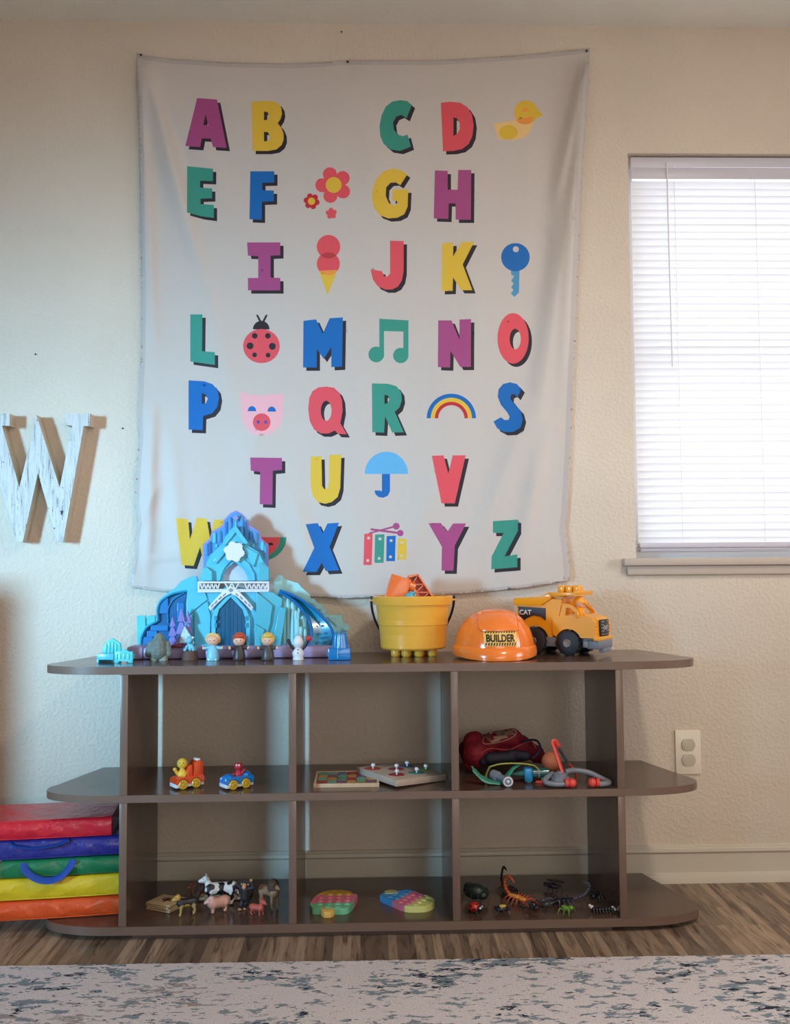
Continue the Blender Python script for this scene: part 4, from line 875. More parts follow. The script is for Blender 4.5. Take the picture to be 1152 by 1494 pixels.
# ------------------------------------------------------------------ dump truck
M_ty = mat('truck_yellow', (243, 163, 24), .28, coat=.4); M_tk = mat('tyre_black', (30, 34, 42), .55); M_gr = mat('truck_grey', (120, 124, 134), .4); M_bk = mat('truck_black', (34, 32, 38), .4)
s = 2.58/F_PX; th_ = math.radians(-35)
g = G(829, 956.8, Z1); loc = Vector((g.x, g.y, Z1+.0003)) - Matrix.Rotation(th_, 3, 'Z') @ Vector((30*s, -30*s, 0))
loc.y = max(loc.y, -.16)
t = thing('toy_dump_truck', 'yellow toy dump truck with black CAT panel, big black wheels and a driver', 'toy truck', loc, th_)
for x, r_r in ((30, 18), (-24, 19.5)):
    for k in (-1, 1):
        w = MB(s, Matrix.Translation((x, k*26, r_r+.2)) @ Matrix.Rotation(PI/2*k, 4, 'X'))
        w.lathe([(6, -9), (r_r*.8, -9), (r_r*.96, -7.5), (r_r, -5), (r_r, 4), (r_r*.95, 6.5), (r_r*.8, 7.5), (r_r*.55, 6), (r_r*.4, 5), (0, 5)][::-1], seg=40)
        wh = w.build('wheel', M_tk, t, angle=35)
        w = MB(s, Matrix.Translation((x, k*26, r_r+.2)) @ Matrix.Rotation(PI/2*k, 4, 'X'))
        w.lathe([(0, -7.2), (2, -7.2), (2.2, -6.4), (5.6, -6.2), (6, -5), (6, -3), (0, -3)], seg=24) if False else w.lathe([(6, -3), (6, -9.6), (5.4, -10.2), (2.2, -10), (2, -11), (0, -11)], seg=24)
        for q in range(6): a = q*PI/3; w.ball((4 *math.cos(a), 4*math.sin(a), -10.2), .7, seg=6, rg=5)
        w.build('hub', mat('hub_bronze', (124, 110, 100), .4, metal=.4), wh)
        w = MB(s, Matrix.Translation((x, k*26, r_r+.2)) @ Matrix.Rotation(PI/2*k, 4, 'X'))
        for q in range(14):
            a = 2*PI*q/14; c_ = Vector((r_r*math.cos(a), r_r*math.sin(a), 0)); w.cone(c_*1.0+Vector((0, 0, -7)), c_*1.0+Vector((0, 0, 6)), 1.2, 1.2, 5)
        w.build('tread', M_tk, wh)
MB(s).box(-50, 66, -20, 20, 11, 26, 2).box(56, 76, -26, 26, 10, 23, 2.5).box(70, 78, -14, 14, 5, 11, 1).box(52, 60, -30, 30, 12, 22, 2).box(-6, 12, -29, -14, 12, 26, 1).build('chassis', M_gr, t)
# cab body
w = MB(s)
def side(pts, y0, y1, bev=1): w.prism([pts], y0, y1) if not bev else w.prism(pts, y0, y1, bev=bev)
fend = [(8, 26), (8, 58), (14, 62), (20, 68), (24, 74), (36, 72), (48, 60), (60, 58), (68, 54), (71, 50), (71, 26), (53, 26)]+[(30+21*math.cos(a), 18+21*math.sin(a)) for a in [math.radians(25+130*i/8) for i in range(9)]]+[(10, 26)]
body = [(6, 26), (6, 50), (14, 60), (44, 60), (56, 60), (68, 55), (71, 50), (72, 26)]
w.prism([body], -20, 20)
fs = [(6, 30), (6, 56), (52, 58), (66, 54), (71, 49), (71, 26), (51, 26)]+[(30+20.5*math.cos(a), 18+20.5*math.sin(a)) for a in [math.radians(24+132*i/10) for i in range(11)]]+[(9, 28)]
w.prism([fs], -30, -18); w.prism([fs], 18, 30)
win = [(16, 56), (22, 75), (33, 74), (44, 66), (50, 57)]; hole = [(25, 58), (27, 69), (33, 69), (41, 62), (41, 58)]
for y0, y1 in ((-29, -25), (25, 29)): w.prism([win, hole], y0, y1)
w.box(68, 75, -31, 31, 22, 28, 1.5)
w.tube([(50, -26, 58), (46, -24, 66), (40, -20, 71)], 1.1, 8); w.tube([(50, 26, 58), (45, 24, 68), (38, 22, 76)], 1.1, 8)
for y in (-26, 26):
    for z_ in (32, 37, 42): w.box(70.5, 72.5, y-3, y+3, z_, z_+3, .6)
w.box(44, 48, -33, -29, 55, 64, 1)
w.build('cab', M_ty, t, angle=30)
w = MB(s); w.box(71, 74.5, -16, 16, 28, 52, 1.5, 0)
for z_ in (31, 35.5, 40, 44.5, 49): w.box(74, 75.3, -14, -5, z_-1, z_+1, 0, 1); w.box(74, 75.3, 5, 14, z_-1, z_+1, 0, 1)
w.box(74, 75.3, -14, 14, 30.2, 31.2, 0, 1)
TV, TF = text_mesh('CAT', 7.5, .12); w.add([(75.6, v[0], v[1]+40) for v in TV], TF, 2)
w.build('grille', [M_bk, mat('grille_grey', (120, 122, 130), .4), mat('cat_white', (230, 228, 226), .4)], t, angle=30)
# dump bed
w = MB(s)
bedp = [(-54, 66), (-50, 52), (-44, 40), (-40, 38)]+[(-24+22*math.cos(a), 20+22*math.sin(a)) for a in [math.radians(140-130*i/9) for i in range(10)]]+[(4, 26), (8, 36), (16, 62), (20, 80), (2, 82), (-10, 75), (-54, 73)]
w.prism([bedp], -27, -23); w.prism([bedp], 23, 27)
w.add([(-54, -23, 64), (-54, 23, 64), (-46, -23, 46), (-46, 23, 46), (4, -23, 40), (4, 23, 40), (20, -23, 82), (20, 23, 82)], [(0, 2, 3, 1), (2, 4, 5, 3), (4, 6, 7, 5)])
w.add([(-50, -23, 66), (-50, 23, 66), (-42, -23, 50), (-42, 23, 50), (2, -23, 43), (2, 23, 43), (18, -23, 82), (18, 23, 82)], [(0, 1, 3, 2), (2, 3, 5, 4), (4, 5, 7, 6)])
rim_ = [(-57, 72), (-57, 82), (-12, 84), (-3, 90), (4, 91), (4, 82), (-6, 76), (-12, 72)]
w.prism(rim_, -31, -24, bev=.8); w.prism(rim_, 24, 31, bev=.8)
w.box(-2, 44, -31, 31, 86, 91, 1); w.box(38, 45, -31, 31, 89, 93, .8); w.prism([[(2, 84), (20, 84), (18, 50), (12, 30), (6, 30)]], -20, 20)
w.build('dump_bed', M_ty, t, angle=30)
w = MB(s); w.prism([[(-51, 70), (-6, 68), (-6, 50), (-14, 55), (-26, 57), (-38, 52), (-46, 44)]], -28.2, -26.5, 0)
TV, TF = text_mesh('CAT', 10, .2); w.add([(v[0]-38.5, -28.6, v[1]+61) for v in TV], TF, 1)
w.build('side_panel', [M_bk, mat('cat_white', (230, 228, 226), .4)], t, angle=30)
for x in (10, 22, 34):
    w = MB(s); w.box(x-5.2, x+5.2, -9, 9, 90, 101, 2.6, seg=3); w.build('stud', M_ty, t)
t = thing('toy_driver', 'small toy driver in a yellow hard hat sitting in the dump truck cab', 'toy figure', loc+Matrix.Rotation(th_, 3, 'Z') @ Vector((37*s, -3*s, 60.3*s)), th_)
MB(s).lathe([(0, 0), (8, 0), (8, 6), (5, 9), (0, 10)], seg=20).ball((0, 0, 9), 3).build('body', M_ty, t)
hd = MB(s).ball((1, 0, 13.5), 7.8, (1, 1, .85), 20, 12).ball((8.6, 0, 12.8), 1, seg=8).build('head', SK, t)
w = MB(s); [w.ball((7.9, k*3, 14), 1.2, (.6, .9, 1.2), 10, 8) for k in (-1, 1)]; w.build('eyes', C_navy, hd)
MB(s).lathe([(8.4, 15.5), (8.8, 17), (8.2, 20), (6, 23.5), (2, 25), (0, 25.1)], seg=24).lathe([(8, 15), (10.5, 15), (10.5, 16.4), (8, 17)], (1.6, 0, 0), 24).cone((8, 0, 15.8), (12, 0, 15.4), 4.5, 3, 12).build('hard_hat', M_ty, t)
# ------------------------------------------------------------------ toy cars (middle shelf)
M_gold = mat('wheel_gold', (206, 164, 48), .3, coat=.3); M_cw = mat('car_white', (224, 224, 228), .35)
def car(u, v, lab, name_c, c, kind):
    s = 2.45/F_PX; M = mat('car_'+name_c, c, .3, coat=.4); th_ = math.radians(214)
    t = thing('toy_car', lab, 'toy car', G(u, v, Z2)+Vector((.004, .022, .0003)), th_, 'toy cars on the middle shelf')
    for x in (11, -9):
        for k in (-1, 1):
            w = MB(s, Matrix.Translation((x, k*10.5, 6.9)) @ Matrix.Rotation(-PI/2*k, 4, 'X')); w.lathe([(0, -3), (6.2, -3), (6.8, -2), (6.8, 2), (6, 3), (4.6, 3), (4.3, 2.2), (2.2, 2.4), (1.6, 3.4), (0, 3.4)], seg=28)
            for q in range(6): a = q*PI/3; w.cone((2*math.cos(a), 2*math.sin(a), 2.6), (4.6*math.cos(a), 4.6*math.sin(a), 2.8), .5, .5, 5)
            w.build('wheel', M_gold, t, angle=30)
    w = MB(s); w.box(16, 22, -11.5, 11.5, 2.5, 8, .8).box(-22, -17, -10, 10, 2.8, 9, .8).box(-3, 5, -11, 11, 3, 7.5, .6).box(21.8, 22.4, -3, 3, 4, 6, .2); w.build('bumper', M_cw, t)
    w = MB(s)
    def hullp(p, y): w.prism(p, -y, y, bev=1.1)
    arches = lambda: [(-2.2, 5.5)]+[(-9+8*math.cos(a), 6.9+8*math.sin(a)) for a in [math.radians(190-200*i/8) for i in range(9)]][::-1][::-1]
    low = [(21.5, 7), (21.5, 13), (19, 15.5), (6, 17.5), (-20, 17.5), (-22, 13), (-21.5, 7)]
    def wa(cx): return [(cx+7.9*math.cos(a), 6.9+7.9*math.sin(a)) for a in [math.radians(178*i/8) for i in range(9)]]
    prof = [(21.5, 7), (19, 7)]+wa(11)+wa(-9)+[(-21, 7), (-22, 13), (-20, 17.5), (6, 17.5), (19, 15.5), (21.5, 13)]
    w.prism([prof], -11.5, 11.5); w.prism([[(21, 7), (21, 12), (-21, 16), (-21, 7)]], -7, 7)
    if kind == 'truck':
        hullp([(4, 16), (1, 30), (-3, 33), (-5, 30), (-5, 16)], 9); hullp([(-6, 16), (-7, 31), (-11, 37), (-17, 38), (-21, 34), (-21, 16)], 10)
        w.box(6, 20, -9, 9, 14, 17, 1.2); w.build('car_body', M, t, angle=35); MB(s).box(-18, -12, -6, 6, 37, 40, .8).build('roof_cap', M_cw, t)
    else:
        rings = []
        w.ball((13, 0, 13), 9, (1, 1.15, .85), 20, 12); w.ball((-13, 0, 14.5), 10, (.95, 1.05, .85), 20, 12)
        for k in (-1, 1): w.ball((18.5, k*7.5, 13.5), 3.2, seg=12)
        w.build('car_body', M, t, angle=50)
        w = MB(s)
        for k in (-1, 1): w.ball((20.6, k*7.5, 13.7), 2.1, (.6, 1, 1), 12)
        w.build('headlight', mat('car_lamp', (140, 196, 230), .2), t)
    fc = {'truck': ('yellow', (222, 184, 60)), 'car': ('red', (186, 34, 52))}[kind]; MF = mat('figure_knit_'+fc[0], fc[1], .5)
    return t, s, th_, MF
t, s, th_, MF = car(268, 1151.5, 'orange toy truck with gold wheels carrying a yellow driver', 'orange', (222, 78, 34), 'truck')
f = thing('toy_driver', 'plain yellow toy driver sitting in the orange toy truck', 'toy figure', t.location+Vector((-.011, -.005, 17*s)))
MB(s).ball((0, 0, 2), 7.5, (1, .9, 1), 16).cone((0, 0, 3), (0, 0, 11), 4.2, 3.4, 14).build('body', MF, f); hd = MB(s).ball((0, 0, 17.5), 7.6, seg=20).ball((0, -7.4, 17.4), 1.6, (1.2, .8, 1), 10).build('head', MF, f)
w = MB(s); [w.ball((k*2.4, -6.9, 19.4), .9, (1, .5, 1), 8) for k in (-1, 1)]; w.build('eyes', C_navy, hd)
MB(s).cone((-6, -2, 3), (-9.5, -5, 9), 2.6, 2.2, 10).ball((-9.8, -5.2, 10), 2.8, seg=10).cone((6, -2, 3), (4, -7, 2), 2.4, 2, 10).build('arms', MF, f)
t, s, th_, MF = car(341, 1152, 'blue toy convertible with gold wheels carrying a red driver', 'blue', (22, 122, 200), 'car')
f = thing('toy_driver', 'plain red toy driver sitting in the blue toy convertible', 'toy figure', t.location+Vector((.004, -.001, 17*s)))
MB(s).ball((0, 0, 2), 5.8, seg=16).cone((0, 0, 3), (0, 0, 9), 3.4, 3, 14).build('body', MF, f); hd = MB(s).ball((0, 0, 13), 5.8, (1.05, .95, .95), 20).build('head', MF, f)
w = MB(s); [w.ball((k*1.9, -4.6, 15.6), 1.5, seg=10) for k in (-1, 1)]; w.build('eyes', C_pw, hd)
MB(s).cone((5, 0, 3), (8, -1, 7), 2.2, 1.8, 10).ball((8.5, -1.2, 8), 2.3, seg=10).cone((-5, 0, 3), (-6, -5, 3), 2, 1.6, 10).build('arms', MF, f)

# ------------------------------------------------------------------ puzzles
M_pine = mat('puzzle_pine', (206, 176, 142), .55, var=.1, vscale=40); M_ply = mat('puzzle_edge', (190, 168, 160), .55)
a_, b_ = G(457, 1149.5, Z2), G(553, 1149.5, Z2); c_ = G(459, 1131, Z2+.009)
t = thing('wooden_puzzle', 'flat wooden tray puzzle with colourful swirled pieces on the middle shelf', 'puzzle', (a_.x, a_.y, Z2+.0003)); Wd = b_.x-a_.x; Dp = .155
MB().box(0, Wd, 0, Dp, 0, .004).box(0, .006, 0, Dp, .004, .009, .0005).box(Wd-.006, Wd, 0, Dp, .004, .009, .0005).box(.006, Wd-.006, 0, .006, .004, .009, .0005).box(.006, Wd-.006, Dp-.006, Dp, .004, .009, .0005).build('tray', M_pine, t)
PC = [(128, 84, 110), (190, 146, 84), (84, 146, 132), (124, 148, 90), (166, 50, 52), (90, 118, 150), (110, 162, 148), (168, 136, 122)]
for i in range(6):
    for j in range(4):
        x0_, x1_ = .008+(Wd-.016)*i/6, .008+(Wd-.016)*(i+1)/6; y0_, y1_ = .008+(Dp-.016)*j/4, .008+(Dp-.016)*(j+1)/4; k = [4, 2, 6, 6, 0, 7, 1, 5, 3, 2, 0, 6][(i*2+j*3+i*j) % 12]
        q = []; kx, ky = (x1_-x0_), (y1_-y0_)
        for e in range(24):
            a = 2*PI*e/24; rr_ = 1+.12*math.sin(3*a+i+j); q.append(((x0_+x1_)/2+kx*.47*max(-1, min(1, 1.25*math.cos(a)*rr_)), (y0_+y1_)/2+ky*.47*max(-1, min(1, 1.25*math.sin(a)*rr_))))
        w = MB(); n = 24; w.add([(x, y, .004) for x, y in q]+[(x, y, .0082) for x, y in q], [tuple(range(n, 2*n))]+[(e, (e+1) % n, (e+1) % n+n, e+n) for e in range(n)])
        w.build('puzzle_piece', mat('piece_%d' % k, PC[k], .5), t, angle=30)
hA, hB, hC = .026, .0215, .0170
A_, B_, C_ = G(518, 1119, Z2+hA), G(578, 1138, Z2+hB), G(651, 1129, Z2+hC); D_ = A_+C_-B_; th2 = .0155
ex = (C_-B_); ey = (A_-B_); Lx, Ly = ex.length, ey.length; ex = ex.normalized(); nz = ex.cross(ey).normalized(); ey = nz.cross(ex)
dyy = -.028
if D_.y > -.04: dyy = -.028
lowest = min((B_-nz*th2).z, (C_-nz*th2).z)
B0 = B_-nz*th2+Vector((0, 0, Z2+.0006-lowest))
t = bpy.data.objects.new('knob_puzzle', None); COL.objects.link(t); t.matrix_world = Matrix(((ex.x, ey.x, nz.x, B0.x), (ex.y, ey.y, nz.y, B0.y), (ex.z, ey.z, nz.z, B0.z), (0, 0, 0, 1)))
tag(t, 'thick wooden knob puzzle with six white knobs resting tilted on the flat tray puzzle', 'puzzle')
w = MB(); w.box(0, Lx, 0, Ly, 0, th2, .0008); w.build('board', mat('puzzle_board', (186, 166, 150), .55, var=.12, vscale=30), t)
K = [((.25, .30), 'red', (160, 44, 52)), ((.63, .28), 'teal', (40, 130, 120)), ((.17, .80), 'rust', (176, 66, 48)), ((.50, .62), 'crimson', (150, 40, 60)), ((.92, .40), 'green', (96, 150, 56)), ((.80, .72), 'navy', (46, 92, 130))]
for (i, j), nm, c in K:
    w = MB(); q = [(i*Lx+.021*math.cos(a)*(1+.08*math.sin(3*a)), j*Ly+.018*math.sin(a)) for a in [2*PI*e/30 for e in range(30)]]; q = [(min(max(x, .004), Lx-.004), min(max(y, .004), Ly-.004)) for x, y in q]; n = 30
    w.add([(x, y, th2-.0002) for x, y in q]+[(x, y, th2+.0009) for x, y in q], [tuple(range(n, 2*n))]+[(e, (e+1) % n, (e+1) % n+n, e+n) for e in range(n)]); pc = w.build('puzzle_piece', mat('knobpiece_'+nm, c, .5), t, angle=30)
    pc['label'] = nm+' puzzle piece with a white knob'
    cx, cy = min(max(i*Lx, .01), Lx-.01), min(max(j*Ly, .01), Ly-.01)
    MB().lathe([(0, 0), (.0022, 0), (.0022, .004), (.0048, .0055), (.0058, .0085), (.0046, .0115), (.002, .0128), (0, .013)], (cx, cy, th2+.0009), 20).build('knob', M_cw, pc)

# ------------------------------------------------------------------ doctor kit: red bag, stethoscope, tools
M_bag = mat('bag_red', (128, 14, 36), .75, bump=(260, .5, .001), var=.12, vscale=14)
bag = thing('doctor_bag', 'slumped dark red fabric bag with a pale cross emblem on the middle shelf', 'bag', (W(730, 1120, -.18).x, -.18, Z2+.004)); s = 2.57/F_PX
w = MB(s)
w.caps([((-33, 20, 26), (-37, 42, 20), 24, 18), ((-34, 5, 28), (-14, 10, 38), 23, 14), ((-30, 28, 26), (0, 30, 34), 22, 20), ((-10, 14, 44), (22, 16, 46), 12, 14), ((0, 30, 28), (34, 30, 28), 22, 20), ((30, 20, 34), (58, 26, 20), 16, 12), ((58, 26, 18), (74, 26, 10), 12, 7), ((-42, 8, 14), (-37, 10, 38), 13, 19), ((-46, 14, 26), (-47, 40, 26), 11, 11)])
bagm = w.build('bag_body', M_bag, bag, remesh=.0028)
tx = bpy.data.textures.new('folds', 'CLOUDS'); tx.noise_scale = .035; md = bagm.modifiers.new('d', 'DISPLACE'); md.texture = tx; md.strength = .008; md.mid_level = .55
M_emb = mat('embroidery', (186, 150, 130), .7)
def on_bag(name, loops, m, off=.0012):
    w = MB(s); vo, fo, _ = tri2d(loops, 2.0); w.add([(p[0], -34, p[1]) for p in vo], [tuple(f) for f in fo]); o = w.build(name, m, bag)
    sw = o.modifiers.new('w', 'SHRINKWRAP'); sw.target = bagm; sw.wrap_method = 'PROJECT'; sw.use_project_y = True; sw.use_project_z = False; sw.use_positive_direction = True; sw.use_negative_direction = False; sw.offset = off; sw.wrap_mode = 'ABOVE_SURFACE'; return o
def ell(cx, cy, rx, ry, rot, n=40): return [(cx+rx*math.cos(a)*math.cos(rot)-ry*math.sin(a)*math.sin(rot), cy+rx*math.cos(a)*math.sin(rot)+ry*math.sin(a)*math.cos(rot)) for a in [2*PI*i/n for i in range(n)]]
on_bag('emblem_ring', [ell(-1, 50, 27, 7.6, .22), ell(-1, 50, 25.4, 6.4, .22)], M_emb)
on_bag('emblem_cross', [[(-16, 44), (-8, 47), (-10, 50), (0, 52), (2, 55), (14, 57), (18, 54), (10, 52), (12, 49), (2, 47), (-2, 44), (-12, 42)]], M_emb)
MB(s).tube([(-32, -14, 22), (-27, -16, 32), (-14, -12, 36), (10, -8, 33), (28, -4, 39), (44, -2, 44), (52, 0, 34)], 1.1, 6, smooth=6).build('piping', mat('bag_piping', (176, 60, 70), .6), bag)
MB(s).caps([((-18, -16, 22), (14, -16, 24), 9, 8), ((14, -14, 27), (36, -8, 24), 8, 7), ((-26, -14, 18), (-16, -14, 24), 7, 8)]).build('bag_lining', mat('bag_navy', (24, 22, 40), .7), bag, remesh=.0018)
MB(s).tube([(30, -10, 44), (42, -14, 48), (52, -14, 46), (56, -13, 36), (50, -14, 26), (44, -14, 22)], 3.4, 8, smooth=6, flat=.45).build('strap', mat('bag_strap', (22, 24, 44), .6), bag)
t = thing('bandage_roll', 'tan orange toy bandage ball poking out of the red bag', 'toy', Vector((W(802, 1117, -.20).x, -.222, Z2+.0003)))
MB(s).ball((0, 0, 20), 13, (1.1, 1, 1.15), 24, 16).caps([((0, 4, 8), (0, 4, 12), 6, 7)]).build('bandage', mat('bandage_tan', (196, 106, 70), .6, bump=(90, .5, .002)), t, remesh=.0012)
# teal scissors-like tool, yellow-green arc
t = thing('toy_tweezers', 'teal curved toy tool lying at the left in front of the red bag', 'toy', G(718, 1147, Z2)+Vector((0, .02, .0003)))
w = MB(s); w.tube([(-26, 6, 24), (-20, 2, 15), (-8, -2, 6), (8, -4, 2.6), (14, -4, 3)], [2, 5, 6.5, 5, 2], 10, smooth=5, flat=.35); w.tube([(10, -2, 3), (24, 4, 12), (32, 8, 20), (44, 10, 25)], [4, 5, 4, 2], 10, smooth=5, flat=.4); w.build('tool_arms', mat('tool_teal', (56, 134, 112), .4), t)
t = thing('toy_band', 'thin yellow-green curved strip above the teal toy tool', 'toy', G(742, 1146, Z2)+Vector((0, .03, .0003)))
w = MB(s); w.tube([(-24, 0, 22), (-10, -2, 26), (10, -3, 27), (30, -2, 25), (42, 0, 20), (50, 4, 1.5)], 2.3, 8, smooth=6, flat=.5); w.tube([(-24, 0, 22), (-28, 6, 10), (-28, 8, 1.5)], 2, 8, smooth=4, flat=.5); w.build('band', mat('tool_lime', (172, 172, 84), .4), t)
t = thing('toy_otoscope', 'grey toy ear scope lying on the shelf with its round lens facing out', 'toy', G(741, 1149, Z2)+Vector((0, .004, .0003)))
M_tg = mat('tool_grey', (128, 132, 142), .35)
w = MB(s); w.cone((0, -2, 7.6), (0, 4, 7.6), 7.4, 7.4, 28).cone((0, 4, 7.6), (-10, 22, 10), 4.4, 4.4, 16).cone((-11, 21, 10), (-16, 30, 11), 7, 7, 20); w.build('scope_body', M_tg, t, angle=35)
MB(s).lathe([(6.4, 0), (6.4, 1), (5, 1.2), (4.8, 0)], (0, 0, 0), 24).build('lens_ring', M_cw, t).matrix_local = Matrix.Translation((0, -.0034, 7.6*s)) @ Matrix.Rotation(PI/2, 4, 'X')
MB(s).ball((0, -2.6, 7.6), 2.2, seg=12).build('lens', M_cw, t)
t = thing('toy_syringe', 'toy syringe with a bright blue collar lying in front of the bag', 'toy', G(772, 1144, Z2)+Vector((0, .012, .0003)))
w = MB(s); w.box(-5.8, 5.8, -2, 14, 1.5, 20, 2); w.build('collar', mat('tool_blue', (30, 138, 196), .3, coat=.3), t, label='bright blue collar')
w = MB(s); w.cone((-22, 6, 11), (-5, 6, 12), 2.2, 5, 14).cone((6, 6, 12), (20, 7, 12), 6.5, 6.5, 18).cone((20, 7, 12), (29, 7, 12), 7.4, 7.4, 18); w.build('barrel', mat('tool_bottle', (40, 96, 92), .2, coat=.3), t)
MB(s).cone((14, 7, 12), (16, 7, 12), 7.2, 7.2, 18).build('band', M_tg, t); MB(s).box(-2.5, 3, 0, 6, .2, 3, .8).build('clip', mat('tool_ice', (120, 190, 200), .3), t)
t = thing('toy_tablet', 'small flat red toy piece lying left of the stethoscope', 'toy', G(789, 1143, Z2)+Vector((0, .004, .0003)))
M_rt = mat('tool_red', (222, 72, 62), .35, coat=.2)
MB(s, Matrix.Scale(.5, 4, (0, 1, 0))).lathe([(0, 0), (7, 0), (8, 1.4), (7, 3), (0, 3.4)], seg=24).build('tablet', M_rt, t)
t = thing('toy_stethoscope', 'grey toy stethoscope with red ear tips and a red loop standing up', 'toy stethoscope', G(845, 1147, Z2)+Vector((-.001, -.004, .0003)))
X = lambda px_: (px_-845)
w = MB(s); w.lathe([(0, 0), (15, 0), (15.4, 4), (13, 6), (12.4, 10), (10, 11.4), (10, 15), (5, 16.4), (4.6, 18), (0, 18)], (X(821), 10, 1), 36); w.build('chest_piece', M_tg, t, angle=30)
w = MB(s); w.tube([(X(831), -6, 5), (X(812), -6, 4.4), (X(800), -2, 6), (X(799), 4, 9), (X(806), 12, 12), (X(812), 18, 14)], 3.6, 12, smooth=6); w.tube([(X(828), 12, 17), (X(842), 18, 18), (X(862), 16, 15), (X(879), 8, 7.4), (X(885), 0, 5), (X(881), -6, 4.6), (X(870), -8, 4.6)], 3.9, 12, smooth=6); w.build('tubes', M_tg, t)
for x in (833, 861):
    k = 1 if x == 833 else -1
    MB(s).ball((X(x), -8, 6.6), 6.3, seg=20).cone((X(x)-k*5, -8, 7), (X(x)-k*9, -8, 6.6), 6.3, 5.8, 20).build('ear_tip', M_rt, t)
w = MB(s); w.tube([(X(824), 8, 17), (X(819), 12, 34), (X(814), 14, 50), (X(812), 15, 57), (X(816), 17, 58), (X(822), 20, 50)], 3.3, 10, smooth=6, flat=.6); w.tube([(X(836), 30, 26), (X(841), 31, 20), (X(846), 31, 12), (X(847), 31, 4)], 3, 10, smooth=4, flat=.6); w.build('red_loop', M_rt, t)
MB(s).tube([(X(820), 20, 52), (X(828), 25, 38), (X(836), 30, 26)], 3.2, 10, smooth=4, flat=.6).build('grey_loop', mat('tool_dark_grey', (88, 86, 96), .35), t)

# ------------------------------------------------------------------ bottom shelf: toy animals
def pattern(name, base, other, scale, thr, dist=.6, rough=.45, wave=None):
    if name in MATS: return MATS[name]
    m = bpy.data.materials.new(name); m.use_nodes = True; nt = m.node_tree; b = nt.nodes['Principled BSDF']; tc = N(nt, 'ShaderNodeTexCoord')
    if wave: n = N(nt, 'ShaderNodeTexWave', Scale=scale, Distortion=3, Detail=2); n.bands_direction = wave; out_ = n.outputs['Fac']
    else: n = N(nt, 'ShaderNodeTexNoise', Scale=scale, Detail=1, Distortion=dist); out_ = n.outputs['Fac']
    nt.links.new(tc.outputs['Object'], n.inputs['Vector']); nt.links.new(ramp(nt, out_, [(thr-.01, base), (thr+.01, other)]), b.inputs['Base Color']); b.inputs['Roughness'].default_value = rough
    MATS[name] = m; return m
def saddle(name, base, other, zt_):
    m = pattern(name, base, other, 90, .5); nt = m.node_tree; r = [n for n in nt.nodes if n.type == 'VALTORGB'][0]; nz_ = [n for n in nt.nodes if n.type == 'TEX_NOISE'][0]
    tc = [n for n in nt.nodes if n.type == 'TEX_COORD'][0]; sx = N(nt, 'ShaderNodeSeparateXYZ'); nt.links.new(tc.outputs['Object'], sx.inputs[0])
    a = N(nt, 'ShaderNodeMath', operation='MULTIPLY_ADD'); a.inputs[1].default_value = .018; nt.links.new(nz_.outputs['Fac'], a.inputs[0]); nt.links.new(sx.outputs['Z'], a.inputs[2])
    b_ = N(nt, 'ShaderNodeMath', operation='MULTIPLY_ADD'); b_.inputs[1].default_value = 60; b_.inputs[2].default_value = .5-60*(zt_+.009); nt.links.new(a.outputs[0], b_.inputs[0]); nt.links.new(b_.outputs[0], r.inputs[0]); return m
